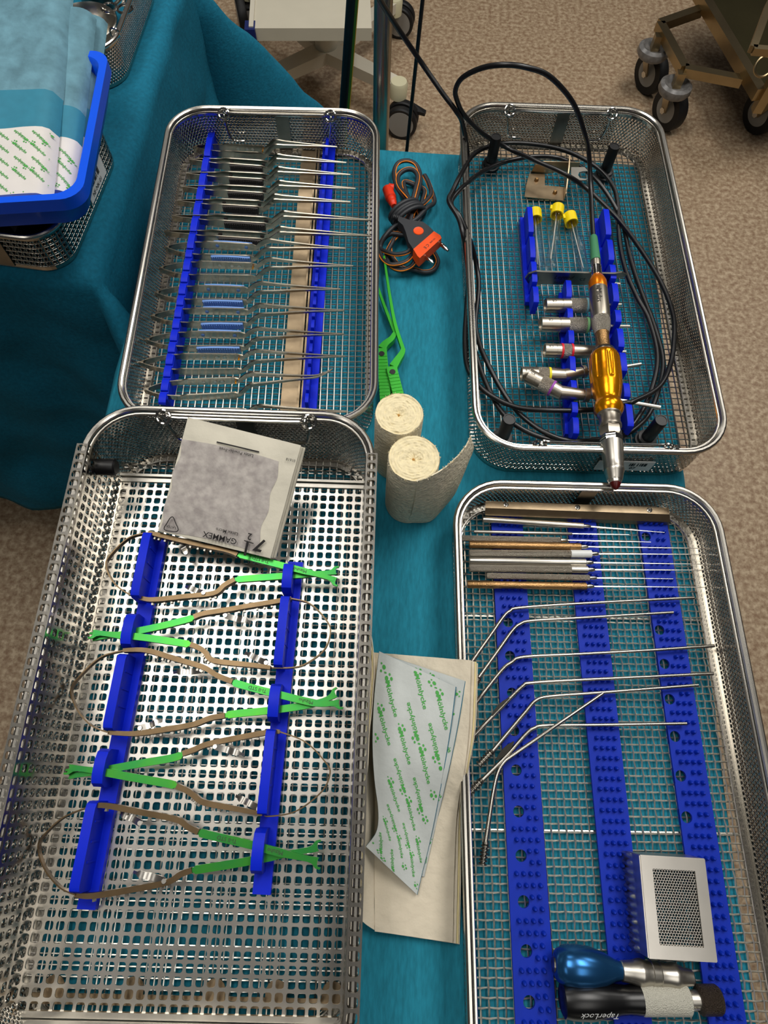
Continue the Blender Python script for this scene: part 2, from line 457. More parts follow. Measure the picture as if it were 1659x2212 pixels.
def basket(name, f, label, group=None, r=.045, pitch=.0072, woven=False, wire=.00074, perf='steel_perf', handles=True, rods=(), mesh_floor=True, seg=None):
    t = E_(name, f.P(f.W / 2, f.L / 2, f.z0), label, 'tray', group)
    # perforated wall with plain bands at foot and rim
    mb = MB(); levels = [0, .005, f.d - .0075, f.d - .002]
    for off, flip in ((.0005, False), (-.0005, True)):
        loops = [rrect(f, .0022 - off, r, f.z0 + z) for z in levels]
        n = len(loops[0]); s = [0]
        for i in range(n): s.append(s[-1] + (loops[0][(i + 1) % n] - loops[0][i]).length)
        for k in range(3):
            mb.m = 0 if k == 1 else 1
            for i in range(n):
                j = (i + 1) % n; q = [loops[k][i], loops[k][j], loops[k + 1][j], loops[k + 1][i]]
                uv = [(s[i], levels[k]), (s[i + 1], levels[k]), (s[i + 1], levels[k + 1]), (s[i], levels[k + 1])]
                if flip: q, uv = q[::-1], uv[::-1]
                mb.add(q, [(0, 1, 2, 3)]); mb.uv[len(mb.f) - 1] = uv
    O('wall', mb, [perf, 'steel'], t)
    # rolled rim: stout tube with a second, thinner bead inside
    mb = MB().tube(rrect(f, 0, r, f.zr), .0030, 10, closed=True)
    mb.tube(rrect(f, .0042, r, f.zr - .0022), .0014, 6, closed=True)
    O('rim', mb, 'steel_rim', t)
    # foot ring and flat flange round the mesh
    mb = MB().tube(rrect(f, .009, r, f.z0 + .0034), .0012, 6, closed=True)
    a, c = rrect(f, .003, r, f.z0 + .002), rrect(f, .011, r, f.z0 + .002); n = len(a)
    mb.add(a + c, [(i, (i + 1) % n, n + (i + 1) % n, n + i) for i in range(n)])
    mb.tube(rrect(f, .0030, r, f.z0 + .0012), .0012, 6, closed=True)
    O('floor_ring', mb, 'steel_rim', t)
    if mesh_floor:
        mb = MB(); ins = .0075
        nu, nv = int((f.W - 2 * ins) / pitch), int((f.L - 2 * ins) / pitch)
        def clip(w, span):
            # shorten wires that run into the rounded corners
            e = r - .006
            return 0 if w > e else e - math.sqrt(max(0, e * e - (e - w) ** 2))
        for i in range(1, nu):
            u = ins + (f.W - 2 * ins) * i / nu; w = min(u, f.W - u) - .004; c = clip(w, 0)
            if woven:
                pts = [f.P(u, v, f.z0 + .0024 + .0008 * (1 if (i + j) % 2 else -1)) for j in range(nv + 1)
                       for v in [ins + (f.L - 2 * ins) * j / nv] if c + .004 <= v <= f.L - c - .004]
            else: pts = [f.P(u, .004 + c, f.z0 + .0034), f.P(u, f.L - .004 - c, f.z0 + .0034)]
            mb.tube(pts, wire, 5 if not woven else 4, caps=False)
        for j in range(1, nv):
            v = ins + (f.L - 2 * ins) * j / nv; w = min(v, f.L - v) - .004; c = clip(w, 0)
            if woven:
                pts = [f.P(u, v, f.z0 + .0024 - .0008 * (1 if (i + j) % 2 else -1)) for i in range(nu + 1)
                       for u in [ins + (f.W - 2 * ins) * i / nu] if c + .004 <= u <= f.W - c - .004]
            else: pts = [f.P(.004 + c, v, f.z0 + .0024), f.P(f.W - .004 - c, v, f.z0 + .0024)]
            mb.tube(pts, wire, 5 if not woven else 4, caps=False)
        tag(O('wire_mesh', mb, 'steel_weave' if woven else 'steel_wire', t), 'square wire mesh bottom', None, None, 'stuff')
    for v in rods:
        O('cross_rod', MB().tube([f.P(.006, v, f.z0 + .0008), f.P(f.W - .006, v, f.z0 + .0008)], .0013, 8), 'steel_rim', t)
    # reinforcing plates in the middle of the short walls
    for v, s in ((.0035, 1), (f.L - .0035, -1)):
        c = f.P(f.W * .53, v, f.z0 + f.d / 2 - .001)
        O('wall_plate', MB().box(c, (.016, .0012, f.d - .006), (f.ex, f.ey, V((0, 0, 1)))), 'steel_dark', t)
    if handles:
        for v, s in ((.006, 1), (f.L - .006, -1)):
            if handles == 'back' and s < 0: continue
            ua, ub = f.W * .25, f.W * .77
            z = f.zr; g = lambda u, dv, dz: f.P(u, v + s * dv, z + dz)
            foot = min(.036, f.d - .012)
            pts = [g(ua + .020, .004, -foot), g(ua + .008, .004, -foot), g(ua + .003, .003, -foot + .006), g(ua, .001, -.012), g(ua, -.001, -.002), g(ua + .004, .002, .001),
                   g(ua + .012, .002, -.001), g((ua + ub) / 2, .002, -.0015), g(ub - .012, .002, -.001), g(ub - .004, .002, .001), g(ub, -.001, -.002), g(ub, .001, -.012),
                   g(ub - .003, .003, -foot + .006), g(ub - .008, .004, -foot), g(ub - .020, .004, -foot)]
            h = O('handle', MB().tube(cr(pts, 5), .0016, 8), 'chrome', t)
            for u in (ua, ub):
                c = f.P(u, v + s * .0005, z - .0025)
                O('hook', MB().tube(circ(c, .0062, 16, f.ex, (f.ey * s - V((0, 0, .75))).normalized()), .0015, 8, closed=True), 'chrome', h)
    return t

fTL = Frame((-.2888, .7485), (-.0380, .7623), .440, TT + .0015, .0560)
fTR = Frame((.0650, .7900), (.3120, .8000), .487, TT + .0015, .0540)
fBR = Frame((.0655, .2690), (.3120, .2790), .487, TT + .0015, .0460)
fBL = Frame((-.2690, .3010), (-.0150, .3090), .487, TT + .0015, .0895)
basket('instrument_tray', fTL, 'steel mesh tray holding a row of bayonet forceps', 'wire instrument trays')
TRAY_TR = basket('instrument_tray', fTR, 'steel mesh tray with black corner posts holding the gold drill', 'wire instrument trays')
basket('instrument_tray', fBR, 'shallow woven-mesh tray with three knobbly blue strips', 'wire instrument trays', pitch=.0063, woven=True, wire=.00072, rods=(.118, .30), handles=False)
basket('instrument_tray', fBL, 'deep steel mesh tray under the square-holed insert with green clip appliers', 'wire instrument trays', handles='back')
FZ = TT + .0055                   # level things lie on inside the mesh trays

# label on the front wall of the drill tray
c0 = fTR.P(.140, fTR.L + .0004, fTR.z0 + .0235)
ax = (fTR.ex, -fTR.ey, V((0, 0, 1)))
lab = O('label_plate', MB().box(fTR.P(.154, fTR.L + .0004, fTR.z0 + .024), (.056, .0012, .0185), ax), 'label_white', TRAY_TR)
mb = MB(); up = V((0, 0, 1)); x0 = .160; wds = [1, 1, 2, 1, 1, 3, 1, 2, 1, 1, 2, 1, 3, 1]
u = .158
for i, w in enumerate(wds):
    ww = w * .00085
    if i % 2 == 0: mb.box(fTR.P(u + ww / 2, fTR.L + .0012, fTR.z0 + .0275), (ww, .0003, .0055), ax)
    u += ww
put_text(mb, '07', fTR.P(.163, fTR.L + .0012, fTR.z0 + .0205), fTR.ex, up, size=.0062, lift=.0002, bold=.02)
O('label_print', mb, 'print_black', lab, smooth=0)

# small black bump stop on the wall of the deep tray
bs = fBL.P(.0065, .048, fBL.zr - .020)
mb = MB().lathe(fBL.P(.004, .050, fBL.zr - .021), fBL.ex, [(0, .0075), (.017, .0075), (.0185, .006)], 16)
O('bump_stop', mb, 'rubber_black', bpy.data.objects['instrument_tray.003'])

# ------------------------------------------------------------------ insert with square holes, hooked over the rims of the deep tray
def perf_cells(mb, fn, nu, nv, hole=.70, rc=.2, thick=.001):
    """sheet fn(a, b) -> (point, normal); nu x nv cells, each with a rounded square hole"""
    h = hole / 2; c = rc * hole
    inner = []
    for sx, sy in ((-1, -1), (1, -1), (1, 1), (-1, 1)):
        a = (sx * h, sy * (h - c)); b_ = (sx * (h - c), sy * h); m = (sx * (h - .3 * c), sy * (h - .3 * c))
        inner.append((a, m, b_) if (sx * sy) > 0 else (b_, m, a))
    inner = [list(q) for q in inner]
    # order corners so each runs counter-clockwise
    inner[0] = [(-h, -(h - c)), (-(h - .3 * c), -(h - .3 * c)), (-(h - c), -h)]
    inner[1] = [((h - c), -h), ((h - .3 * c), -(h - .3 * c)), (h, -(h - c))]
    inner[2] = [(h, (h - c)), ((h - .3 * c), (h - .3 * c)), ((h - c), h)]
    inner[3] = [(-(h - c), h), (-(h - .3 * c), (h - .3 * c)), (-h, (h - c))]
    corners = [(-.5, -.5), (.5, -.5), (.5, .5), (-.5, .5)]
    base = {}
    def crn(i, j, side):
        if (i, j, side) not in base:
            p, n = fn(i, j); base[(i, j, side)] = mb.add([p - n * thick * side], [])
        return base[(i, j, side)]
    for i in range(nu):
        for j in range(nv):
            ids = []
            for side in (0, 1):
                vs = []
                for k in range(4):
                    for x, y in inner[k]:
                        p, n = fn(i + .5 + x, j + .5 + y); vs.append(p - n * thick * side)
                ids.append(mb.add(vs, []))
            for side in (0, 1):
                cc = [crn(i, j, side), crn(i + 1, j, side), crn(i + 1, j + 1, side), crn(i, j + 1, side)]
                q = ids[side]
                for k in range(4):
                    f1 = (cc[k], q + 3 * k + 2, q + 3 * k + 1, q + 3 * k)
                    k2 = (k + 1) % 4
                    f2 = (cc[k], cc[k2], q + 3 * k2, q + 3 * k + 2)
                    for f_ in (f1, f2): mb.f.append(f_[::-1] if side == 1 else f_); mb.mi.append(mb.m)
            for k in range(12):
                k2 = (k + 1) % 12
                mb.f.append((ids[0] + k, ids[0] + k2, ids[1] + k2, ids[1] + k)); mb.mi.append(mb.m)

IZ = .8720                        # floor of the insert
ins = E_('tray_insert', fBL.P(fBL.W / 2, .25, IZ), 'bright steel tray insert with rows of square holes, hooked over the deep tray', 'tray insert')
V0, V1 = .040, .469
NU, NV = 28, 51
ua, ub = .0085, fBL.W - .0085
mb = MB()
perf_cells(mb, lambda i, j: (fBL.P(ua + (ub - ua) * i / NU, V0 + (V1 - V0) * j / NV, IZ), V((0, 0, 1))), NU, NV, .73, .27)
O('perforated_floor', mb, 'steel_sheet', ins, smooth=30)
zt = fBL.zr + .0045
for side in (0, 1):
    mb = MB(); s = -1 if side == 0 else 1
    def prof(k):
        # 0..8 up the inner wall, 8..9 over the rim, 9..10 down outside
        if k <= 8: a = k / 8; u, z = .0085 - .0035 * a, IZ + (zt - IZ) * a; n = V((1, 0, .05))
        elif k <= 9: a = k - 8; u, z = .005 - .0100 * a, zt; n = V((0, 0, 1))
        else: a = k - 9; u, z = -.005, zt - .008 * a; n = V((-1, 0, 0))
        return u, z, n
    def fn(i, j):
        u, z, n = prof(i)
        nn = fBL.ex * n.x * (1 if side == 0 else -1) + V((0, 0, n.z))
        return fBL.P(u if side == 0 else fBL.W - u, V0 + (V1 - V0) * j / NV, z), nn.normalized()
    perf_cells(mb, fn, 10, NV, .72, .27)
    O('perforated_wall', mb, 'steel', ins, smooth=30)
# slotted flange standing up at the far end and the plain lip at both ends
mb = MB()
perf_cells(mb, lambda i, j: (fBL.P(.010 + (fBL.W - .020) * i / 26, V0 - .012 + .0015 * j, IZ + .004 + .011 * j), -fBL.ey), 26, 1, .74, .2)
O('end_flange', mb, 'steel_sheet', ins, smooth=30)
for v in (V0, V1):
    mb = MB().sweep([fBL.P(.008, v, IZ + .0005), fBL.P(fBL.W - .008, v, IZ + .0005)], .004, .003)
    mb.sweep([fBL.P(.008, v + (.004 if v > .2 else -.004), IZ + .002), fBL.P(fBL.W - .008, v + (.004 if v > .2 else -.004), IZ + .002)], .0025, .006)
    O('end_lip', mb, 'steel_satin', ins)
# brown fingered strip seen through the last rows of holes
mb = MB()
v = V1 - .004
mb.box(fBL.P(fBL.W / 2, v - .003, IZ - .009), (fBL.W - .03, .007, .0012), (fBL.ex, -fBL.ey, V((0, 0, 1))))
for u in (.030, .089, .150, .196, .238):
    c = fBL.P(u, v - .010, IZ - .0084)
    mb.prism([(math.cos(a) * .008, math.sin(a) * .008) for a in [math.pi * k / 10 for k in range(11)]], c - V((0, 0, .0006)), fBL.ex, -fBL.ey, V((0, 0, 1)), .0012)
    mb.box(fBL.P(u, v - .007, IZ - .0084), (.016, .007, .0012), (fBL.ex, -fBL.ey, V((0, 0, 1))))
O('end_bracket', mb, 'steel_tan', ins)

# ------------------------------------------------------------------ blue holder rails
def rail(name, label, p0, p1, z, base_w, base_h, segs, tooth_w, tooth_h, shift, group, matn='silicone_blue', slant=.002):
    """strip on the tray floor from p0 to p1 with upright segments; segs = [(start, end, kind)] in fractions"""
    p0, p1 = V((p0[0], p0[1], z)), V((p1[0], p1[1], z)); d = p1 - p0; ln = d.length; ey = d / ln
    ex = V((-ey.y, ey.x, 0)); ez = V((0, 0, 1))
    if ex.x < 0: ex = -ex
    t = E_(name, p0.lerp(p1, .5), label, 'holder rail', group)
    c = p0.lerp(p1, .5)
    O('base_strip', MB().box(c + ez * base_h / 2, (base_w, ln, base_h), (ex, ey, ez)), matn, t)
    for a, b_, kind in segs:
        l = (b_ - a) * ln; o = p0 + d * a + ex * shift; h = tooth_h - base_h
        r = min(.005, l * .25) if kind != 'clip' else min(.010, l * .3)
        prof = [(0, 0), (l, 0), (l, h - r), (l - r * .3, h - r * .3), (l - r, h), (r, h), (r * .3, h - r * .3), (0, h - r)]
        w = tooth_w * (1 if kind != 'clip' else 1.15)
        mb = MB().prism(prof, o + ez * base_h - ex * w / 2, ey, ez, ex, w)
        if kind == 'fence':           # shallow ribs on the side
            for k in range(1, max(2, int(l / .014))):
                mb.box(o + ey * (k * .014) + ex * w / 2 + ez * (base_h + h * .45), (.0012, .0015, h * .7), (ex, ey, ez))
        O('clip' if kind == 'clip' else 'tooth', mb, matn, t, smooth=30)
    return t
def yfr(a, b_, lst):
    """pixel rows -> fractions along a rail whose ends sit at rows a and b"""
    return lst
def rail_px(name, label, P0, P1, z, rows, base_w, base_h, tw, th, shift, group, ztop=None):
    A, B = U(P0[0], P0[1], z), U(P1[0], P1[1], z); ln = (B - A).length
    segs = []
    zt_ = z + th if ztop is None else ztop
    for r0, r1, k in rows:
        def frac(r):
            x = P0[0] + (P1[0] - P0[0]) * (r - P0[1]) / (P1[1] - P0[1])
            q = U(x, r, zt_); return (q - A).dot((B - A)) / ln ** 2
        segs.append((frac(r0), frac(r1), k))
    return rail(name, label, A, B, z, base_w, base_h, segs, tw, th, shift, group)
RZ = IZ + .0002
rail_px('holder_rail', 'blue rail along the left of the green clip appliers, in the square-holed insert', (347, 1168), (192, 1962), RZ,
        [(1148, 1290, 'fence'), (1322, 1398, 'clip'), (1412, 1578, 'fence'), (1618, 1702, 'clip'), (1733, 1934, 'fence')],
        .014, .006, .0075, .030, -.003, 'blue holder rails')
rail_px('holder_rail', 'blue rail along the right of the green clip appliers, in the square-holed insert', (640, 1218), (567, 1930), RZ,
        [(1212, 1274, 'clip'), (1285, 1440, 'fence'), (1475, 1556, 'clip'), (1575, 1763, 'fence'), (1792, 1892, 'clip')],
        .014, .006, .0075, .030, -.003, 'blue holder rails')

# ------------------------------------------------------------------ green clip appliers lying across the two rails
EX, EY, EZ = V((1, 0, 0)), V((0, 1, 0)), V((0, 0, 1))
def applier(label, up_arm, lo_arm, loop, latches, text=True, z=IZ + .0215):
    """up_arm / lo_arm: pixel paths [metal..., green...] with index of the first green point; loop: spring strip path"""
    base = U(*loop[len(loop) // 2], z)
    t = E_('clip_applier', (base.x, base.y, z), label, 'clip applier', 'green clip appliers')
    for (pts, gi), dz in ((up_arm, .0022), (lo_arm, -.0022)):
        P = px(pts, z + dz)
        metal, green = P[:gi + 1], P[gi:]
        m = cr(metal, 5); n = len(m)
        arm = O('arm', MB().sweep(m, [.0030 + .0012 * min(1, 4 * i / n) for i in range(n)], .0066), 'arm_bronze', t)
        # stepped grip teeth along the channel
        for k in range(1, 9):
            q = m[0].lerp(m[-1], 0); idx = int((.16 + .055 * k) * n); idx = min(idx, n - 2)
            d = (m[idx + 1] - m[idx]).normalized(); sd = d.cross(EZ)
            if sd.y > 0: sd = -sd
            O('rack_tooth', MB().box(m[idx] + sd * .0030 - EZ * .0012, (.0017, .0024, .0038), (d, sd, EZ)), 'steel_dark', arm)
        g = cr(green, 6); n = len(g)
        ws = [(.0036 if i / n < .10 else .0058 if i / n < .72 else .0050 - .0010 * math.sin((i / n - .72) / .28 * math.pi)) for i in range(n)]
        gr = O('coloured_shank', MB().sweep(g, ws, .0036), 'green_anodised', t)
        # open hooked jaw
        d = (g[-1] - g[-3]).normalized(); sd = d.cross(EZ)
        s = 1 if dz > 0 else -1
        if sd.y < 0: sd = -sd
        e = g[-1]
        jaw = [(-.010, .0022), (-.003, .0040), (.001, .0075), (.0055, .0080), (.0065, .0060), (.0030, .0055), (.0020, .0030), (.0020, -.0005),
               (.0030, -.0030), (-.001, -.0028), (-.010, -.0022)]
        jaw = [(x * .75, y * (-s) * .72) for x, y in jaw]
        if s > 0: jaw = jaw[::-1]
        O('jaw', MB().prism(jaw if (d.cross(sd)).z > 0 else jaw[::-1], e - EZ * .0014, d, sd, EZ, .0028), 'green_anodised', gr, smooth=30)
        if text and dz > 0:
            mb = MB(); k = int(n * .42); dd = (g[k + 1] - g[k]).normalized(); c = g[k]
            tx = -dd if dd.x > 0 else -dd; ty = EZ.cross(tx)
            put_text(mb, 'Ti-II STD', g[int(n * .36)] + EZ * .0019, tx, ty, size=.0042)
            put_text(mb, 'Mizuho', g[int(n * .66)] + EZ * .0019, tx, ty, size=.0042)
            O('engraving', mb, 'print_grey', gr, smooth=0)
    lp = cr(px(loop, z), 8)
    O('spring', MB().sweep(lp, .0010, .0048), 'arm_bronze', t)
    for (a, b_) in latches:
        A, B = U(a[0], a[1], z - .004), U(b_[0], b_[1], z + .001)
        d = (B - A); ln = d.length
        pts = cr([A, A + d * .3 + EZ * .002, A + d * .6 - EZ * .002, B], 4)
        mb = MB().sweep(pts, [.0022 if i < 3 else .0048 for i in range(len(pts))], .0010)
        mb.lathe(B - EZ * .001, EZ, [(0, .0018), (.0026, .0018)], 10)
        O('latch', mb, 'steel_sheet', t)
    return t
applier('green-armed clip applier nearest the glove packet, jaws at the right',
        ([(322, 1152), (346, 1158), (430, 1178), (490, 1190), (514, 1199), (534, 1203), (600, 1220), (671, 1238), (722, 1252)], 4),
        ([(300, 1291), (330, 1297), (400, 1290), (463, 1283), (485, 1266), (508, 1253), (530, 1251), (600, 1246), (671, 1241), (722, 1237)], 5),
        [(322, 1152), (280, 1163), (240, 1200), (231, 1224), (246, 1258), (272, 1280), (300, 1291)], [((401, 1267), (440, 1281)), ((395, 1180), (402, 1195))])
applier('upper of the two green clip appliers with jaws at the left',
        ([(585, 1443), (540, 1437), (463, 1428), (445, 1410), (430, 1400), (413, 1393), (390, 1389), (307, 1377), (250, 1372), (206, 1367)], 5),
        ([(630, 1294), (612, 1298), (540, 1310), (483, 1320), (440, 1327), (420, 1334), (401, 1340), (340, 1355), (279, 1367), (206, 1379)], 5),
        [(630, 1294), (670, 1305), (705, 1340), (714, 1367), (700, 1405), (660, 1435), (628, 1443), (585, 1443)], [((542, 1344), (487, 1330)), ((530, 1410), (575, 1432))], text=False)
applier('middle clip applier of the three with jaws at the right',
        ([(268, 1406), (318, 1406), (380, 1424), (440, 1442), (470, 1460), (503, 1473), (522, 1480), (600, 1500), (687, 1520), (728, 1518)], 5),
        ([(236, 1583), (295, 1585), (360, 1576), (420, 1565), (455, 1552), (487, 1546), (511, 1542), (600, 1533), (680, 1520), (722, 1503)], 5),
        [(268, 1406), (220, 1420), (175, 1460), (155, 1492), (170, 1535), (200, 1568), (236, 1583)], [((375, 1453), (436, 1448)), ((350, 1557), (303, 1573))])
applier('lower of the two green clip appliers with jaws at the left',
        ([(568, 1758), (500, 1745), (441, 1733), (420, 1718), (404, 1707), (383, 1698), (360, 1692), (280, 1678), (215, 1666), (155, 1658)], 5),
        ([(605, 1581), (582, 1582), (510, 1595), (449, 1608), (420, 1620), (396, 1628), (375, 1637), (300, 1650), (203, 1668), (155, 1676)], 5),
        [(605, 1581), (660, 1603), (702, 1645), (713, 1670), (695, 1710), (640, 1752), (584, 1763), (568, 1758)], [((527, 1630), (465, 1613)), ((510, 1719), (559, 1747))], text=False)
applier('clip applier nearest the camera, green jaws at the right',
        ([(199, 1741), (232, 1740), (310, 1755), (383, 1770), (408, 1786), (430, 1797), (450, 1803), (540, 1824), (620, 1845), (682, 1858)], 5),
        ([(165, 1932), (203, 1934), (290, 1920), (363, 1905), (392, 1888), (416, 1879), (440, 1876), (520, 1863), (600, 1848), (682, 1833)], 5),
        [(199, 1741), (140, 1765), (96, 1805), (85, 1832), (98, 1875), (130, 1915), (165, 1932)], [((258, 1754), (303, 1778)), ((289, 1883), (355, 1903))])

# ------------------------------------------------------------------ sterile glove packet leaning on the far end
zb, zt_ = .9035, .947
c_bl, c_br = U(341, 1147, zb), U(584, 1206, zb)
c_tl, c_tr = U(406, 901, zt_), U(650, 962, zt_)
gx = (c_br - c_bl).normalized(); gy = ((c_tl - c_bl) - gx * (c_tl - c_bl).dot(gx)).normalized(); gz = gx.cross(gy)
gw = (c_br - c_bl).length; gh = ((c_tl + c_tr) / 2 - (c_bl + c_br) / 2).length
def gp(a, b_, h=0): return c_bl.lerp(c_br, a).lerp(c_tl.lerp(c_tr, a), b_) + gz * h
pk = E_('glove_packet', c_bl.lerp(c_br, .5), 'folded paper packet of sterile gloves printed with the size seven and a half', 'glove packet')
from mathutils import noise as mnoise
def wob(a, b_, s): return .0012 * mnoise.noise(V((a * 5, b_ * 5, s))) + .0004 * mnoise.noise(V((a * 14, b_ * 14, s)))
def pad(a, b_): return min(1, 6 * min(a, 1 - a), 6 * min(b_, 1 - b_))
O('paper_fold', MB().grid(lambda a, b_: gp(a * 1.0 + .025, b_ * .985 + .004, -.0075 + wob(a, b_, 3)), 16, 20, .003), 'glove_paper', pk)
O('paper_fold', MB().grid(lambda a, b_: gp(a * 1.0 + .010, b_ * .99 + .002, -.0042 + wob(a, b_, 2)), 16, 20, .0025), 'glove_paper', pk)
front = lambda a, b_: gp(a, b_, wob(a, b_, 1) + .0016 * pad(a, b_))
O('paper_front', MB().grid(front, 20, 26, .0022), 'glove_paper', pk)
# grey gloves showing through the thin paper
def blob(a, b_):
    ang = 2 * math.pi * a; r = b_
    x = .44 + .46 * max(-1, min(1, 1.25 * math.cos(ang))) * r; y = .455 + .44 * max(-1, min(1, 1.25 * math.sin(ang))) * r
    return x, y
mb = MB()
mb.grid(lambda a, b_: front(.01 + .86 * a + .012 * math.sin(b_ * 17), .006 + .80 * b_ + .03 * math.sin(a * 2.6)) + gz * .00035, 20, 24)
O('grey_inner', mb, 'glove_grey', pk)
def FP(px_, py_, h=.0036):
    """point on the packet's face seen at a pixel"""
    d = ((px_ - IW / 2) * CR + (IH / 2 - py_) * CU + FPX * FW); o = V((0, 0, CZ)); k = (c_bl - o).dot(gz) / d.dot(gz)
    return o + d * k + gz * h
tx, ty = -gx, -gy; pxm = gw / 250
for word, q, wpx, bo_, sh_ in (('Latex Powder-Free', (513, 977), 74, .004, 0), ('01618', (630, 994), 20, .004, 0), ('7', (567, 1177), 24, .025, .25), ('1', (535, 1183), 5, .01, 0), ('2', (542, 1158), 9, .01, 0),
                               ('GAMMEX', (478, 1161), 74, .006, 0), ('Latex Micro', (493, 1148), 48, .004, 0), ('LATEX', (373, 1138), 21, .01, 0)):
    mb = MB(); put_text(mb, word, FP(*q), tx, ty, width=wpx * pxm, bold=bo_, shear=sh_)
    O('lettering', mb, 'print_black', pk, smooth=0)
O('printed_line', MB().sweep([FP(471, 955.5), FP(562, 977)], .0012, .0003, up=gz), 'print_black', pk, smooth=0)
O('printed_line', MB().sweep([FP(530, 1167), FP(550, 1173.5)], .0008, .0003, up=gz), 'print_black', pk, smooth=0)
tri = cr([FP(*q) for q in ((377.5, 1117), (383, 1130), (388.5, 1143), (384, 1148), (372, 1147), (361, 1145), (358, 1140), (364, 1130), (371, 1119))], 4, closed=True)
O('printed_triangle', MB().tube(tri, .0004, 5, closed=True), 'print_black', pk, smooth=0)

# ------------------------------------------------------------------ forceps tray: rails, steel strip
FL = TT + .0052
rows_l = [291, 337, 370, 401, 432, 465, 500, 537, 556, 584, 610, 636, 660, 686, 710, 737, 762, 788, 815, 845, 872]
def fin_rows(rows, gap): return [(rows[i] + gap, rows[i + 1] - gap, 'fin') for i in range(len(rows) - 1)]
rail_px('holder_rail', 'blue toothed rail under the rear ends of the bayonet forceps', (466, 312), (365, 886), FL, fin_rows(rows_l, 1.0), .0085, .0215, .0075, .0240, 0, 'blue holder rails')
rail_px('holder_rail', 'blue toothed rail under the tips of the bayonet forceps', (713, 310), (668, 890), FL, fin_rows(rows_l, 2.0), .016, .006, .0035, .022, -.001, 'blue holder rails')
A, B = U(671, 328, FL), U(628, 892, FL); d = (B - A).normalized(); sd = V((-d.y, d.x, 0))
if sd.x < 0: sd = -sd
st = E_('steel_strip', A.lerp(B, .5), 'flat tan-grey steel strip beside the rail under the forceps tips', 'strip')
O('plate', MB().box(A.lerp(B, .5) + EZ * .0010 - sd * .002, (.0185, (B - A).length, .0016), (sd, d, EZ)), 'steel_tan', st)
O('lip', MB().box(A.lerp(B, .5) + EZ * .0030 + sd * .0078, (.0020, (B - A).length, .0058), (sd, d, EZ)), 'steel_tan', st)
O('lip', MB().box(A.lerp(B, .5) + EZ * .0030 + sd * .0115, (.0020, (B - A).length, .0058), (sd, d, EZ)), 'steel_tan', st)

# ------------------------------------------------------------------ bayonet forceps (local x along the instrument, y opening, z up)
def forceps_parts(kind, ln, gap, tip_gap, curve):
    """list of (name, MB, material, subparts)"""
    out = []
    step = .0138
    for s in (1, -1):
        # centre line of one arm
        if kind == 'dark': key = [(0, .10), (.10, .55), (.22, .9), (.50, 1), (.55, .95), (.60, .75), (.80, .38), (1, 0)]
        else: key = [(0, .02), (.03, .32), (.07, .64), (.13, .90), (.20, 1.0), (.30, 1), (.50, .92), (.57, .72), (.80, .25), (1, 0)]
        pts = []
        for t, g in cr([V((a, b_, 0)) for a, b_ in key], 6) and [(p.x, p.y) for p in cr([V((a, b_, 0)) for a, b_ in key], 6)]:
            z = 0 if t < .495 else step * min(1, (t - .495) / .065) if t < .56 else step + (.0005 * (t - .56))
            y = s * (g * gap / 2 + tip_gap / 2 * max(0, t - .6))
            if curve and t > .88: z += 0; y += ((t - .88) / .12) ** 2 * .009 * curve
            pts.append(V((t * ln, y, z)))
        # smooth the bayonet bend
        hs = []
        for p in pts:
            t = p.x / ln
            h = .0080 if t < .20 else .0108 if t < .49 else .0052 if t < .60 else .0042 - .0030 * (t - .60) / .40
            hs.append(h)
        n = len(pts)
        ws = [.0008 if p.x / ln < .16 else .0014 if p.x / ln < .55 else .0019 - .0009 * (p.x / ln - .55) / .45 for p in pts]
        arm = ('arm', MB().sweep(pts, ws, hs), 'forceps_steel', [])
        mid = [p for p in pts if .245 < p.x / ln < .475]
        if kind in ('dark', 'blue'):
            m_ = 'grip_black' if kind == 'dark' else 'grip_blue'
            g = MB(); off = s * .0017
            gp_ = [p + V((0, off, 0)) for p in mid]
            g.sweep(gp_, [.0026] * len(gp_), [.0080 + .0018 * math.sin(math.pi * i / (len(gp_) - 1)) for i in range(len(gp_))])
            x0, x1 = gp_[0].x, gp_[-1].x
            for i in range(17):
                for j in range(3):
                    x = x0 + (x1 - x0) * (i + .7) / 18; k = min(range(len(gp_)), key=lambda q: abs(gp_[q].x - x))
                    g.box((x, gp_[k].y + s * .0015, (j - 1) * .0027), (.0012, .0010, .0014))
            arm[3].append(('grip_pad', g, m_))
            for x in (.27, .455):
                k = min(pts, key=lambda p: abs(p.x / ln - x))
                arm[3].append(('rivet', MB().lathe(k - V((0, s * .0006, 0)), V((0, -s, 0)), [(0, .0021), (.0007, .0021), (.0011, .0014)], 12), m_))
        else:
            for x in (.30, .36, .42, .465):
                k = min(pts, key=lambda p: abs(p.x / ln - x))
                arm[3].append(('finger_hole', MB().lathe(k - V((0, s * .0005, 0)), V((0, -s, 0)), [(0, .0019), (.0006, .0019)], 12), 'steel_sheet'))
            k = min(pts, key=lambda p: abs(p.x / ln - .475))
            arm[3].append(('guide_pin', MB().lathe(k, V((0, -s, 0)), [(0, .0009), (.004, .0009)], 8), 'gold'))
        out.append(arm)
    # joint at the rear
    out.append(('rear_joint', MB().box((.001, 0, 0), (.005, max(.0022, gap * .1), .0072)), 'forceps_steel', []))
    return out
proto = {}
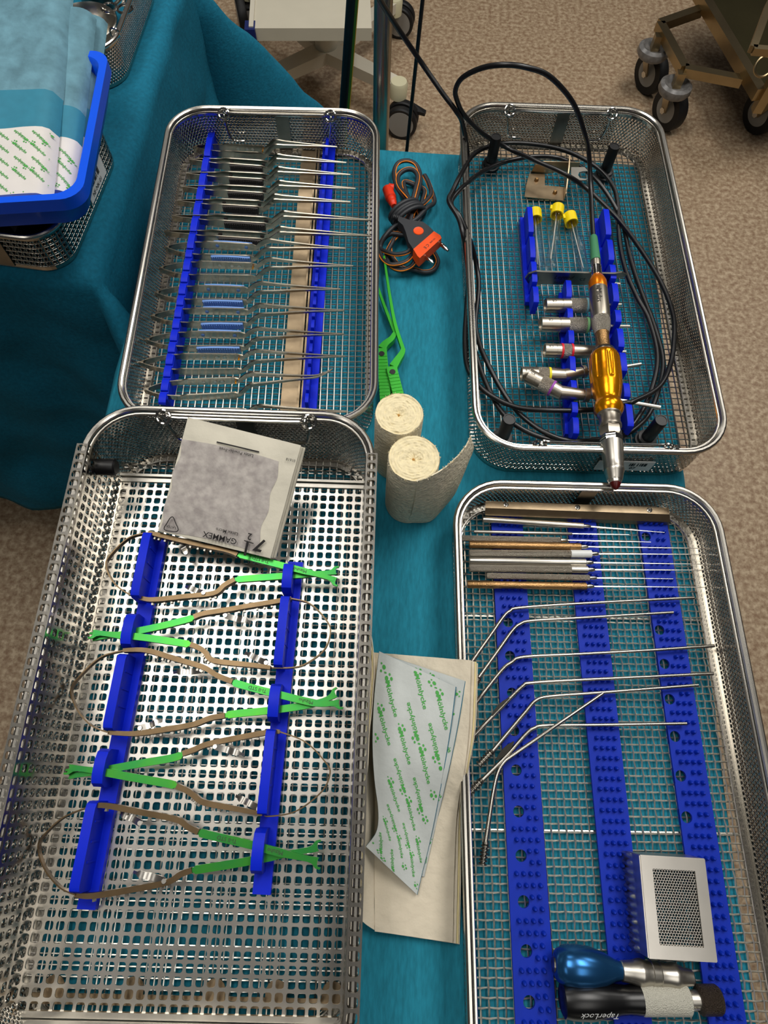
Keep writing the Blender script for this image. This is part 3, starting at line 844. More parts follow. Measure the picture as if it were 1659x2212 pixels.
def forceps(kind, rear, tip, label, gap, curve=0, tip_gap=.0012):
    A = U(rear[0], rear[1], FL + .0185); B = U(tip[0], tip[1], FL + .0185 + .0138)
    B = V((B.x, B.y, A.z)); ln = (B - A).length
    key = (kind, round(gap, 4), curve)
    t = E_('bayonet_forceps', A, label, 'forceps', 'bayonet forceps in the tray')
    if key not in proto:
        proto[key] = ln; parts = []
        base = bpy.data.objects.new('tmp', None); ORG[base] = V((0, 0, 0))
        for nm, m_, mt, subs in forceps_parts(kind, ln, gap, tip_gap, curve):
            o = O(nm, m_, mt, base, smooth=40); o.parent = t
            for sn, sm, smt in subs: O(sn, sm, smt, o, smooth=40)
            parts.append(o)
        proto[key] = (ln, parts); bpy.data.objects.remove(base)
        sc = 1.0
    else:
        l0, parts = proto[key]; sc = ln / l0
        for o in parts:
            c = o.copy(); COL.objects.link(c); c.parent = t
            for g in [x for x in bpy.data.objects if x.parent == o]:
                h = g.copy(); COL.objects.link(h); h.parent = c
    t.rotation_euler = (0, 0, math.atan2(B.y - A.y, B.x - A.x)); t.scale = (sc, 1, 1)
    return t
ordn = ['first', 'second', 'third', 'fourth', 'fifth', 'sixth']
forceps('plain', (421, 322), (728, 318), 'plain steel bayonet forceps at the far end of the forceps row', .012)
for i, (a, b_) in enumerate([((412, 349), (748, 352)), ((406, 379), (757, 378)), ((398, 408), (768, 408)), ((387, 438), (757, 437)), ((376, 471), (803, 476)), ((360, 504), (802, 510))]):
    forceps('dark', a, b_, 'bayonet forceps with dark grip pads, %s dark-gripped one from the far end' % ordn[i], .0092)
forceps('blue', (360, 538), (746, 537), 'blue-gripped bayonet forceps next to the dark-gripped ones', .0185)
forceps('plain', (348, 583), (763, 575), 'plain steel bayonet forceps between the first and second blue-gripped ones', .0190)
forceps('blue', (338, 636), (735, 625), 'blue-gripped bayonet forceps, second blue one from the far end', .0185)
forceps('blue', (330, 686), (744, 671), 'blue-gripped bayonet forceps, third blue one from the far end', .0185)
forceps('blue', (318, 737), (743, 722), 'blue-gripped bayonet forceps nearest the camera', .0185)
forceps('plain', (305, 786), (746, 770), 'plain steel bayonet forceps just in front of the last blue-gripped one', .0190)
forceps('plain', (316, 845), (719, 813), 'plain steel bayonet forceps with curved tips near the front of the row', .0190, curve=1)
forceps('plain', (322, 905), (750, 889), 'plain steel bayonet forceps half hidden behind the deep tray rim', .0190)

# ------------------------------------------------------------------ drill tray
for i, (bx, by) in enumerate([(1059, 360), (1303, 380), (1083, 950), (1393, 952)]):
    b_ = U(bx, by, FL)
    mb = MB().lathe(b_, EZ, [(0, .0115), (.003, .0115), (.0035, .0095), (.008, .0095), (.0085, .0068), (.041, .0066), (.0425, .0062), (.0425, .0052), (.0420, .0050)], 24)
    O('corner_post', mb, 'rubber_black', TRAY_TR)

# bent steel bracket
z = FL + .0010
br = E_('bent_bracket', U(1170, 410, FL), 'bent steel bracket with two screws behind the yellow-capped tubes', 'bracket')
O('base_plate', MB().hull(px([(1133, 425), (1217, 433), (1218, 404), (1177, 400), (1177, 376), (1143, 375), (1136, 404)], z + .0014), .0014), 'steel_tan', br)
A, B = U(1146, 374, z), U(1176, 376, z)
d = (B - A).normalized(); n = V((-d.y, d.x, 0))
O('upright_arm', MB().prism([(0, 0), (.017, 0), (.058, .010), (.058, .020), (.012, .018), (.003, .012)], A + n * .001, d, EZ, -n, .0014), 'steel_tan', br)
C = U(1217, 432, z); D = U(1218, 404, z); d2 = (D - C).normalized()
O('side_arm', MB().prism([(0, 0), (.022, 0), (.052, .016), (.052, .022), (.034, .020), (0, .010)], C, d2, EZ, V((d2.y, -d2.x, 0)), .0014), 'steel_tan', br)
zc = FL + .024
cp = [(1234, 361), (1263, 361), (1270, 369), (1258, 370), (1251, 372), (1249, 378), (1252, 384), (1262, 386), (1270, 386), (1264, 389), (1234, 390)]
O('clip_plate', MB().hull(px(cp, zc), .0014), 'steel_satin', br)
for q in ((1158.6, 390), (1198.5, 417)):
    s_ = O('screw', MB().lathe(U(*q, z + .0014), EZ, [(0, .0028), (.0022, .0026), (.0034, .0016)], 12), 'steel_bronze', br)

# three clear specimen tubes with yellow caps
def capped_tube(label, cap, end, needle_end):
    zc_ = FL + .0085
    A, B = U(cap[0], cap[1], zc_), U(end[0], end[1], zc_ - .0008); ax = (B - A).normalized(); ln = (B - A).length
    t = E_('capped_tube', V((A.x, A.y, FL)), label, 'tube', 'yellow-capped clear tubes')
    mb = MB().lathe(A, ax, [(-.0055, .0072), (-.0062, .0062), (-.0055, .0080), (.0085, .0080), (.0085, .0066), (-.0040, .0066)], 24, caps=True)
    c = O('cap', mb, 'yellow_cap', t)
    sd = ax.cross(EZ).normalized()
    O('cap_tab', MB().box(A + sd * .0076 - ax * .001 + EZ * .002, (.006, .004, .003), (ax, sd, EZ)), 'yellow_cap', c)
    r = .0064
    prof = [(.001, r), (ln - r, r)] + [(ln - r + r * math.sin(a), r * math.cos(a)) for a in (math.pi / 8, math.pi / 4, math.pi * 3 / 8, math.pi * .49)]
    prof += [(ln - .0006 - r + (r - .0006) * math.sin(a), (r - .0006) * math.cos(a)) for a in (math.pi * .49, math.pi / 4, 0)] + [(.001, r - .0006)]
    O('clear_barrel', MB().lathe(A, ax, prof, 20, caps=False), 'clear_tube', t)
    N_ = U(needle_end[0], needle_end[1], zc_ - .002)
    O('rod', MB().tube([A + ax * .004, N_], .0009, 8), 'steel_satin', t)
capped_tube('clear tube with yellow cap, leftmost of three beside the short blue rail', (1156, 464), (1166, 584), (1161, 572))
capped_tube('clear tube with yellow cap in the middle of the three', (1204, 455), (1188, 583), (1190, 560))
capped_tube('clear tube with yellow cap nearest the drill cable', (1232, 472), (1264, 588), (1260, 579))

# blue toothed racks
rail_px('holder_rail', 'short blue toothed rail left of the yellow-capped tubes', (1130, 478), (1142, 660), FL, [(442, 500, 'fin'), (506, 555, 'fin'), (560, 608, 'fin'), (614, 652, 'fin')], .010, .006, .0060, .026, .002, 'blue holder rails')
rail_px('holder_rail', 'blue toothed rail under the wide ends of the drill attachments', (1214, 640), (1228, 944), FL, [(600, 640, 'fin'), (662, 686, 'fin'), (708, 740, 'fin'), (764, 802, 'fin'), (816, 850, 'fin'), (864, 890, 'fin'), (896, 936, 'fin')], .010, .006, .0060, .024, .001, 'blue holder rails')
rail_px('holder_rail', 'blue toothed rail running under the gold drill', (1288, 480), (1336, 932), FL, [(446, 505, 'fin'), (512, 560, 'fin'), (566, 600, 'fin'), (606, 650, 'fin'), (664, 694, 'fin'), (704, 748, 'fin'), (756, 800, 'fin'), (822, 856, 'fin'), (866, 920, 'fin')], .010, .006, .0065, .026, .003, 'blue holder rails')

# flat open-ended wrench standing on edge in the racks
A, B = U(1130, 618, FL + .006), U(1342, 622, FL + .006); d = (B - A).normalized(); n = V((-d.y, d.x, 0)); ln = (B - A).length
wr = E_('flat_wrench', A.lerp(B, .5), 'flat steel spanner standing on edge across the blue racks', 'wrench')
H = .0175
prof = [(.004, .004), (.012, .0015), (.020, .0025), (ln - .020, .0025), (ln - .012, .000), (ln - .004, .001), (ln - .003, .0045), (ln - .011, .0050), (ln - .014, .0075), (ln - .012, .0115),
        (ln - .004, .0125), (ln - .001, .0155), (ln - .008, H + .0008), (ln - .016, H - .001), (.018, H - .0005), (.010, H), (.002, .0145), (-.0005, .009)]
body = O('body', MB().prism([(x, y * 1.35) for x, y in prof], A, d, EZ, n, .0022), 'steel_dark', wr, smooth=30)
O('ring_hole', MB().lathe(A + d * .0095 + EZ * .0122 - n * .0003, -n, [(0, .0058), (.0003, .0058)], 20), 'drape', wr)
mb = MB(); tx, ty = d, EZ
put_text(mb, 'Legend', A + d * .043 + EZ * 0.01553 - n * .0003, tx, ty, size=.0075, shear=.35, lift=.0001)
put_text(mb, 'PA130', A + d * .040 + EZ * 0.00702 - n * .0003, tx, ty, size=.0045, lift=.0001)
put_text(mb, 'CE', A + d * .066 + EZ * 0.01283 - n * .0003, tx, ty, size=.0060, lift=.0001)
put_text(mb, 'USE TO', A + d * .089 + EZ * 0.01728 - n * .0003, tx, ty, size=.0036, lift=.0001)
put_text(mb, 'MOTOR', A + d * .090 + EZ * 0.01215 - n * .0003, tx, ty, size=.0036, lift=.0001)
put_text(mb, 'ARR', A + d * .091 + EZ * 0.00702 - n * .0003, tx, ty, size=.0036, lift=.0001)
c = A + d * .077 + EZ * .0160 - n * .0006
mb.tube([c + d * -.0028 - EZ * .0018, c + d * .0028 - EZ * .0018, c + EZ * .0025], .0002, 4, closed=True)
O('engraving', mb, 'print_black', wr, smooth=0)

# drill attachments lying across the racks
def attachment(label, pts, rad, ring, rod, z=FL + .0165, knurl=(.55, .9)):
    P = px(pts, z); A = P[0]
    t = E_('drill_attachment', V((A.x, A.y, FL + .008)), label, 'drill attachment', 'drill attachments on the racks')
    B = P[1]; d = (B - A).normalized(); ln = (B - A).length
    k0, k1 = knurl[0] * ln, knurl[1] * ln
    s_ = O('barrel', MB().lathe(A, d, [(.0015, rad * .86), (0, rad * .86), (0, rad), (k0 * .62, rad), (k0 * .62, rad * .94), (k0 * .68, rad * .94), (k0 * .68, rad * .99), (k0, rad * .99)], 26), 'motor_steel', t)
    O('knurled_sleeve', MB().lathe(A, d, [(k0, rad), (k0 + .0006, rad * 1.03), (k1 - .0006, rad * 1.03), (k1, rad)], 26), 'steel_knurl', t)
    if ring[0] == 'ring_red':
        for r in (k0 - .001, k1): O('colour_ring', MB().lathe(A, d, [(r, rad * 1.06), (r + .0022, rad * 1.06)], 26), 'ring_red', t)
    else: O('colour_ring', MB().lathe(A, d, [(k1, rad * 1.06), (k1 + .0024, rad * 1.06)], 26), ring[0], t)
    O('neck', MB().lathe(A, d, [(k1 + .0024, rad * .97), (ln, rad * .86), (ln + .002, rad * .5)], 26), 'motor_steel', t)
    if len(P) > 2:                    # angled head
        C = P[2]; e = (C - B).normalized(); l2 = (C - B).length
        O('angled_head', MB().lathe(B - d * .002, e, [(0, rad * .90), (l2 * .80, rad * .72), (l2 * .82, rad * .90), (l2 * .97, rad * .90), (l2, rad * .5)], 26), 'motor_steel', t)
    R = px(rod, z - .001)
    rr = .0022 if len(P) > 2 else .0016
    O('shaft', MB().tube(R, [rr] * len(R), 10), 'steel_satin', t)
    mb = MB(); tx = d
    if abs(d.y) < .3: tx = -d
    put_text(mb, 'CE', A + d * k0 * .3 + EZ * (rad + .0001), tx, EZ.cross(tx).normalized(), size=.0042)
    O('marking', mb, 'print_black', s_, smooth=0)
    return t
attachment('straight drill attachment with a pale blue ring', [(1178, 660), (1274, 660)], .0080, ('ring_blue',), [(1274, 660), (1342, 658)])
attachment('straight drill attachment with a pale green ring', [(1168, 701), (1276, 703)], .0084, ('ring_green',), [(1270, 703), (1360, 705)])
attachment('short drill attachment with two red rings', [(1176, 757), (1284, 760)], .0078, ('ring_red',), [(1284, 760), (1352, 760)], knurl=(.34, .52))
attachment('angled drill attachment with a yellow ring', [(1126, 808), (1222, 811), (1270, 802)], .0078, ('ring_yellow',), [(1268, 802), (1342, 794), (1384, 787)], knurl=(.36, .60))
attachment('angled drill attachment with a purple ring', [(1140, 812), (1214, 850), (1278, 856)], .0082, ('ring_purple',), [(1276, 857), (1346, 866), (1426, 880)], z=FL + .0235, knurl=(.38, .68))

# ------------------------------------------------------------------ pneumatic-looking drill with gold handle and its black cable
def dz(y): return FL + .030 + (y - 510) / (1057 - 510) * .030
D0, D1 = U(1282, 511, dz(511)), U(1330, 1057, dz(1040) - .006)
dd = (D1 - D0).normalized(); dl = (D1 - D0).length
dr = E_('surgical_drill', V((D0.x, D0.y, FL + .02)), 'surgical drill with amber gold handle lying over the front rim of its tray', 'drill')
def at_row(y):
    """distance along the drill axis that shows at pixel row y"""
    lo, hi = 0., dl
    for _ in range(40):
        m = (lo + hi) / 2; p = D0 + dd * m - V((0, 0, CZ))
        yy = IH / 2 - FPX * p.dot(CU) / p.dot(FW)
        lo, hi = (m, hi) if yy < y else (lo, m)
    return lo
def dpart(name, matn, prof, n=32, parent=None, caps=True):
    return O(name, MB().lathe(D0, dd, [(at_row(y), r * 1.10) for y, r in prof], n, caps), matn, parent or dr)
dpart('strain_relief', 'green_sleeve', [(511, .0034), (514, .0040), (558, .0050), (564, .0052)])
dpart('coupling', 'motor_steel', [(564, .0048), (574, .0048), (576, .0046)])
for k in range(7): dpart('coupling_coil', 'chrome', [(576.5 + k * 3, .0047), (577.5 + k * 3, .0053), (579 + k * 3, .0047)], 20)
dpart('gold_collar', 'gold_bright', [(596, .0050), (600, .0066), (608, .0084), (611, .0090), (624, .0092), (628, .0088)])
mot = dpart('motor_body', 'motor_steel', [(624, .0088), (628, .0091), (660, .0094), (686, .0092), (690, .0088)])
dpart('knurled_collar', 'steel_knurl', [(690, .0088), (694, .0091), (706, .0088), (716, .0074), (721, .0068)])
dpart('chuck', 'steel_bronze', [(721, .0066), (730, .0064), (752, .0066), (757, .0072)])
dpart('dark_ring', 'steel_dark', [(755, .0080), (759, .0104), (765, .0114), (768, .0112)])
hp = [(766, .0116), (770, .0132), (778, .0140), (800, .0144), (816, .0144), (832, .0140), (848, .0128), (862, .0112), (870, .0110), (874, .0124), (880, .0132), (887, .0130), (893, .0116), (897, .0102)]
hd = dpart('gold_handle', 'gold', hp, 48)
# finger flutes pressed into the handle: eight long dimples
me = hd.data
a0, a1 = at_row(772), at_row(832)
x_ = dd.cross(EZ).normalized(); y_ = dd.cross(x_)
hb = MB(); n_ = 96; rows = 44; t0, t1 = at_row(766), at_row(897)
def hr(t):
    pr_ = [(at_row(y), r * 1.10) for y, r in hp]
    for (ta, ra), (tb, rb) in zip(pr_, pr_[1:]):
        if t <= tb: return ra + (rb - ra) * (t - ta) / max(tb - ta, 1e-9)
    return pr_[-1][1]
vs_, fs_ = [], []
for i in range(rows + 1):
    t = t0 + (t1 - t0) * i / rows; r = hr(t)
    for k in range(n_):
        a = 2 * math.pi * k / n_
        w = math.cos(a * 8); e = 0
        if w > .35 and a0 < t < a1:
            e = min(1, (w - .35) / .3) * min(1, (t - a0) / .003, (a1 - t) / .003) * .0013
        vs_.append(D0 + dd * t + (x_ * math.cos(a) + y_ * math.sin(a)) * (r - e))
for i in range(rows):
    for k in range(n_): fs_.append((i * n_ + k, (i + 1) * n_ + k, (i + 1) * n_ + (k + 1) % n_, i * n_ + (k + 1) % n_))
hb.add(vs_, fs_)
bpy.data.objects.remove(hd)
O('gold_handle', hb, 'gold', dr, smooth=50)
dpart('nose_ring', 'motor_steel', [(884, .0098), (890, .0100), (893, .0106), (898, .0106), (901, .0094), (915, .0092), (918, .0100), (923, .0100), (926, .0088)])
dpart('hex_nut', 'motor_steel', [(925, .0094), (929, .0100), (940, .0100), (944, .0090)], 6)
dpart('lock_nut', 'chrome', [(943, .0092), (947, .0104), (954, .0106), (959, .0096)], 8)
dpart('nose_cone', 'steel_satin', [(957, .0098), (966, .0099), (1000, .0086), (1012, .0083), (1014, .0086), (1019, .0086), (1021, .0080), (1036, .0066), (1039, .0058)])
dpart('burr', 'blood', [(1038, .0054), (1044, .0050), (1052, .0034), (1059, .0012)], 10)
dpart('burr_guard', 'steel_satin', [(1037, .0060), (1044, .0052), (1045, .0040)], 12)
mb = MB(); ct = D0 + dd * at_row(650); upn = (EZ - dd * EZ.dot(dd)).normalized()
tx = -dd; ty = -upn.cross(-dd)
sd_ = dd.cross(upn).normalized()
nv_ = (upn - .35 * V((1, 0, 0))).normalized(); nv_ = (nv_ - dd * nv_.dot(dd)).normalized(); e_ = nv_.cross(dd).normalized()
put_text(mb, 'Midas', ct + nv_ * .0104, dd, nv_.cross(dd), size=.0088, shear=.3)
mb.box(D0 + dd * at_row(634) + nv_ * .0101, (.0048, .0036, .0006), (dd, nv_.cross(dd), nv_))
O('marking', mb, 'print_grey', mot, smooth=0)

zc_ = FL + .010
cab = [(1282, 516, dz(511)), (1279, 470, .888), (1276, 400, .895), (1272, 330, .920), (1262, 285, .945), (1237, 221, .975), (1188, 166, 1.0), (1139, 146, 1.010), (1090, 140, 1.010), (1041, 147, 1.0), (999, 168, .985), (984, 194, .97), (988, 219, .955),
       (1003, 249, .935), (1041, 287, .905), (1097, 320, .880), (1155, 346, .888), (1220, 376, .886), (1269, 409, .872), (1334, 472, .868), (1383, 537, .868), (1425, 605, .868), (1450, 665, .868), (1457, 712, .868), (1449, 784, .870), (1423, 836, .874), (1371, 866, .880), (1348, 871, .878),
       (1281, 885, .874), (1184, 886, .874), (1110, 878, .870), (1046, 844, .870), (1012, 800, .870), (1004, 740, .868), (1008, 660, .870), (1012, 600, .878), (1006, 540, .896), (1000, 505, .910), (990, 470, .914), (972, 440, .917), (970, 428, .917), (978, 412, .916), (996, 376, .914), (1025, 332, .890), (1074, 312, .872),
       (1139, 310, .870), (1220, 325, .870), (1285, 358, .868), (1321, 397, .866), (1334, 439, .864), (1338, 520, .864), (1352, 586, .866), (1375, 640, .866), (1402, 692, .866), (1420, 770, .866), (1408, 840, .867), (1382, 896, .867), (1345, 934, .866),
       (1259, 953, .866), (1184, 938, .866), (1110, 880, .862), (1053, 784, .864), (1028, 709, .864), (1034, 625, .868), (1030, 576, .875), (1014, 515, .900), (992, 466, .9145), (976, 446, .914), (978, 428, .913), (1002, 402, .908), (1041, 372, .880), (1090, 350, .866), (1155, 338, .866), (1220, 345, .864), (1285, 385, .872),
       (1340, 470, .862), (1362, 560, .862), (1385, 630, .862), (1412, 700, .862), (1432, 780, .862), (1420, 850, .862), (1390, 910, .862), (1320, 950, .862), (1200, 952, .862), (1110, 915, .866), (1060, 850, .862), (1022, 740, .862), (1016, 620, .868), (1010, 520, .872), (1006, 420, .872), (1010, 340, .885), (1000, 270, .925), (985, 240, .945), (955, 200, .960), (905, 128, .985), (860, 62, 1.02), (822, 2, 1.06), (790, -60, 1.10)]
# keep the drawn coils tidy: the last buried turn is only needed where it shows
O('cable', MB().tube(cr([U(*q) for q in cab], 7), .0028, 9), 'cable_black', dr, smooth=60)

# ------------------------------------------------------------------ tray with knobbly blue strips
BZ = TT + .0052
def knob_strip(label, a0, a1, b0, b1, holes, hu):
    """a0,a1: pixel ends of the left edge; b0,b1: of the right edge"""
    A0, A1, B0, B1 = U(*a0, BZ), U(*a1, BZ), U(*b0, BZ), U(*b1, BZ)
    w = ((B0 - A0).length + (B1 - A1).length) / 2; c0, c1 = (A0 + B0) / 2, (A1 + B1) / 2
    ey = (c1 - c0).normalized(); ex = V((-ey.y, ey.x, 0)); ex = ex if ex.x > 0 else -ex; ln = (c1 - c0).length + .03
    t = E_('silicone_strip', c0.lerp(c1, .5), label, 'silicone strip', 'knobbly blue silicone strips')
    P = lambda u, v, z=0: c0 + ex * (u - w / 2) + ey * v + EZ * z
    th = .0028; rr = .0046; hw = .0062
    vs = sorted((U(hx, hy, BZ) - c0).dot(ey) for hx, hy in holes)
    vs = [v for v in vs if .01 < v < ln - .01]; uc = w * hu
    mb = MB()
    def slab(u0, u1, v0, v1):
        mb.box(P((u0 + u1) / 2, (v0 + v1) / 2, th / 2), (u1 - u0, v1 - v0, th), (ex, ey, EZ))
    last = 0
    for v in vs:
        slab(0, w, last, v - hw); slab(0, uc - hw, v - hw, v + hw); slab(uc + hw, w, v - hw, v + hw)
        n = 16; ring = [(math.cos(2 * math.pi * k / n), math.sin(2 * math.pi * k / n)) for k in range(n)]
        inn = [P(uc + x * rr, v + y * rr, th) for x, y in ring]
        out = [P(uc + x / max(abs(x), abs(y)) * hw, v + y / max(abs(x), abs(y)) * hw, th) for x, y in ring]
        low = [p - EZ * th for p in inn]
        mb.add(inn + out + low, [(k, (k + 1) % n, n + (k + 1) % n, n + k) for k in range(n)] + [(k, 2 * n + k, 2 * n + (k + 1) % n, (k + 1) % n) for k in range(n)])
        last = v + hw
    slab(0, w, last, ln)
    O('strip', mb, 'silicone_mat', t, smooth=30)
    mb = MB(); pitch = .0082; nr = int(ln / pitch); side = w * .16
    for i in range(nr):
        v = (i + .5) * pitch
        for j in range(4):
            u = side + (w - 1.6 * side) * (j + (.18 if i % 2 else -.10) + .35) / 4
            if any(abs(v - q) < rr + .002 and abs(u - uc) < rr + .002 for q in vs): continue
            mb.lathe(P(u, v, th - .0004), EZ, [(0, .0020), (.0042, .0015), (.0050, .0008)], 7)
    tag(O('knobs', mb, 'silicone_mat', t, smooth=50), 'rows of small blue knobs', None, None, 'stuff')
    return t
knob_strip('knobbly blue silicone strip nearest the tray left wall', (1059, 1112), (1113, 2212), (1127, 1114), (1200, 2212),
           [(1107, 1346), (1112, 1418), (1118, 1498), (1122, 1579), (1127, 1664), (1132, 1753), (1137, 1848), (1143, 1947), (1149, 2053), (1154, 2163)], .36)
knob_strip('knobbly blue silicone strip in the middle of the woven tray', (1224, 1118), (1324, 2205), (1284, 1121), (1405, 2198), [], .3)
knob_strip('knobbly blue silicone strip nearest the tray right wall', (1376, 1126), (1528, 2207), (1438, 1128), (1608, 2203),
           [(1387, 1161), (1417, 1362), (1428, 1435), (1439, 1511), (1451, 1591), (1464, 1676), (1478, 1765)], .2)

# folded steel bar with three screws
z = BZ + .016
A, B, C, D = U(1049, 1082, z), U(1445, 1097, z), U(1448, 1128, z - .006), U(1048, 1113, z - .006)
M0, M1 = U(1048.5, 1097, z), U(1446.5, 1111, z)
br = E_('clamp_bar', A.lerp(B, .5) - EZ * .012, 'folded steel bar with three screws at the far end of the woven tray', 'bar')
mb = MB()
dn = EZ * .0012
mb.add([A, B, M1, M0, C, D] + [p - dn for p in (A, B, M1, M0, C, D)],
       [(3, 2, 1, 0), (5, 4, 2, 3), (6, 7, 8, 9), (9, 8, 10, 11), (0, 1, 7, 6), (4, 5, 11, 10), (1, 2, 8, 7), (2, 4, 10, 8), (0, 6, 9, 3), (3, 9, 11, 5)])
mb.add([D, C, C - EZ * .009, D - EZ * .009], [(3, 2, 1, 0)])
O('bar', mb, 'steel_tan', br)
for q in ((1093, 1090), (1247.5, 1096), (1402.8, 1102)):
    s_ = O('screw', MB().lathe(U(q[0], q[1], z), EZ, [(0, .0026), (.0008, .0026), (.0012, .0018)], 16), 'steel_rim', br)
    O('screw_slot', MB().box(U(q[0], q[1], z + .0013), (.0030, .0007, .0004)).box(U(q[0], q[1], z + .0013), (.0007, .0030, .0004)), 'rubber_black', s_)

# fine probes: knurled handles lying in a row
def probe(label, l, h, tip, rad, matn, collar=True, end=None, ball=False):
    s = 1 / 2.408; f = lambda q: (970 + q[0] * s, 1030 + q[1] * s)
    rad *= 1.22; zz = BZ + .0062 + rad
    A, B, C = U(*f(l), zz), U(*f(h), zz), U(*f(tip), zz - .0010)
    t = E_('probe', V((A.x, A.y, BZ)), label, 'probe', 'fine probes in the woven tray'); d = (B - A).normalized(); ln = (B - A).length
    O('handle', MB().lathe(A, d, [(0, rad * .9), (.0006, rad), (ln - .0006, rad), (ln, rad * .85)], 14), matn, t)
    if end: O('handle_end', MB().lathe(A, d, [(ln * end, rad * 1.03), (ln * .999, rad * 1.03), (ln, rad * .8)], 14), 'label_white' if end < .9 and ball else 'steel_satin', t)
    if collar: O('collar', MB().lathe(B, d, [(-.001, rad * .62), (.0045, rad * .62), (.007, rad * .4)], 12), 'steel_rim', t)
    O('needle', MB().tube([B, B.lerp(C, .3), C], [.0008, .00075, .0004], 6), 'steel_rim', t)
    if ball: O('tip_ball', MB().lathe(C, d, [(-.0022 * math.cos(a), max(.0001, .0022 * math.sin(a))) for a in [math.pi * k / 8 for k in range(9)]], 12), 'label_white', t)
probe('grey-handled probe lying next to the folded steel bar', (175, 222), (700, 256), (1120, 290), .0025, 'steel_satin')
probe('thin tapering steel probe, second from the folded bar', (130, 285), (640, 297), (935, 301), .0014, 'steel_satin', collar=False)
probe('probe with its handle end nearest the tray left wall', (62, 320), (580, 330), (1050, 340), .0025, 'steel_knurl')
probe('bronze-handled probe, fourth from the folded bar', (105, 353), (685, 364), (1310, 372), .0030, 'steel_bronze')
probe('probe with a white-tipped end and white ball', (105, 398), (740, 401), (1362, 404), .0030, 'steel_knurl', end=.83, ball=True)
probe('pale steel probe just in front of the white-tipped one', (105, 437), (712, 446), (1340, 455), .0030, 'steel_satin')
probe('pale steel probe between two others, seventh from the folded bar', (105, 475), (720, 483), (1375, 486), .0030, 'steel_knurl', end=.86)
probe('short-handled probe, second nearest to the suction tubes', (195, 515), (730, 526), (1165, 531), .0025, 'steel_knurl')
probe('bronze-handled probe nearest to the suction tubes', (95, 560), (715, 570), (1330, 575), .0030, 'steel_bronze')

# bent suction tubes
def suction(label, pts, grip=None, plate=None, rad=.0020, ztip=None):
    zz = BZ + .0098
    P = cr(px(pts, zz), 6)
    t = E_('suction_tube', V((P[0].x, P[0].y, BZ)), label, 'suction tube', 'bent suction tubes')
    n = len(P)
    O('tube', MB().tube(P, [rad * (1 - .25 * i / n) for i in range(n)], 8), 'tube_steel', t, smooth=60)
    if grip:
        A, B = U(*grip[0], zz - .001), U(*grip[1], zz); d = (B - A).normalized(); ln = (B - A).length
        prof = []
        for k in range(6):
            a = ln * k / 7; prof += [(a, .0021), (a + ln * .02, .0034), (a + ln * .075, .0034), (a + ln * .10, .0021)]
        prof += [(ln * .86, .0030), (ln, .0014)]
        O('ribbed_hub', MB().lathe(A, d, prof, 14), 'steel_dark', t)
    if plate:
        A, B = U(*plate[0], zz + .001), U(*plate[1], zz + .001); d = (B - A)
        O('thumb_plate', MB().sweep([A, A + d * .25, A + d * .5, A + d * .75, B], [.001, .0042, .0050, .0042, .001], .0016), 'plate_dark', t)
suction('suction tube lying nearest to the probe handles', [(1005, 1450), (1020, 1429), (1060, 1372), (1088, 1332), (1102, 1320), (1122, 1313), (1250, 1304), (1499, 1291)])
suction('suction tube second from the probe handles', [(1012, 1494), (1030, 1470), (1080, 1400), (1108, 1361), (1124, 1348), (1148, 1341), (1250, 1335), (1454, 1323)], grip=((1022, 1484), (1036, 1462)))
suction('long suction tube reaching furthest right, third from the probe handles', [(998, 1556), (1020, 1529), (1082, 1450), (1105, 1431), (1132, 1419), (1250, 1413), (1400, 1405), (1543, 1395)])
suction('fourth suction tube from the probe handles', [(1024, 1589), (1078, 1533), (1128, 1483), (1150, 1475), (1250, 1469), (1400, 1462), (1541, 1455)], grip=((1009, 1616), (1026, 1586)), plate=((1062, 1546), (1100, 1508)))
suction('suction tube under the tip of the crossing one', [(1063, 1624), (1100, 1580), (1136, 1537), (1158, 1513), (1190, 1504), (1300, 1496), (1508, 1480)], grip=((1034, 1653), (1066, 1620)))
suction('lowest suction tube lying straight across, with oval thumb plate', [(1040, 1687), (1094, 1633), (1138, 1584), (1156, 1572), (1180, 1567), (1300, 1566), (1483, 1563)], grip=((1007, 1720), (1044, 1682)), plate=((1072, 1642), (1110, 1602)))
suction('suction tube crossing diagonally over its neighbour', [(1049, 1819, BZ + .0098), (1058, 1760, BZ + .0098), (1066, 1710, BZ + .0098), (1076, 1668, BZ + .0098), (1090, 1645, BZ + .011), (1110, 1630, BZ + .012), (1200, 1568, BZ + .0150), (1302, 1498, BZ + .012)], grip=((1042, 1869), (1050, 1815)))

# small steel box with a mesh window
zt2 = BZ + .0355
c = [U(1379, 1846, zt2), U(1522, 1858, zt2), U(1549, 2076, zt2), U(1408, 2072, zt2)]
cc = (c[0] + c[1] + c[2] + c[3]) / 4; ex = ((c[1] - c[0]) + (c[2] - c[3])).normalized(); ey = EZ.cross(ex); wx = ((c[1] - c[0]).length + (c[2] - c[3]).length) / 2; wy = ((c[3] - c[0]).length + (c[2] - c[1]).length) / 2
bx = E_('steel_box', V((cc.x, cc.y, BZ)), 'small brushed steel box with a mesh window standing on the blue strips', 'box')
zb2 = BZ + .0032; hh = zt2 - zb2
mb = MB()
fr = .0085
for (u, v, a, b_) in ((0, wy / 2 - fr / 2, wx, fr), (0, -wy / 2 + fr / 2, wx, fr), (wx / 2 - fr / 2, 0, fr, wy - 2 * fr), (-wx / 2 + fr / 2, 0, fr, wy - 2 * fr)):
    mb.box(V((cc.x, cc.y, zt2 - .0006)) + ex * u + ey * v, (a, b_, .0012), (ex, ey, EZ))
O('lid_frame', mb, 'steel_sheet', bx, smooth=0)
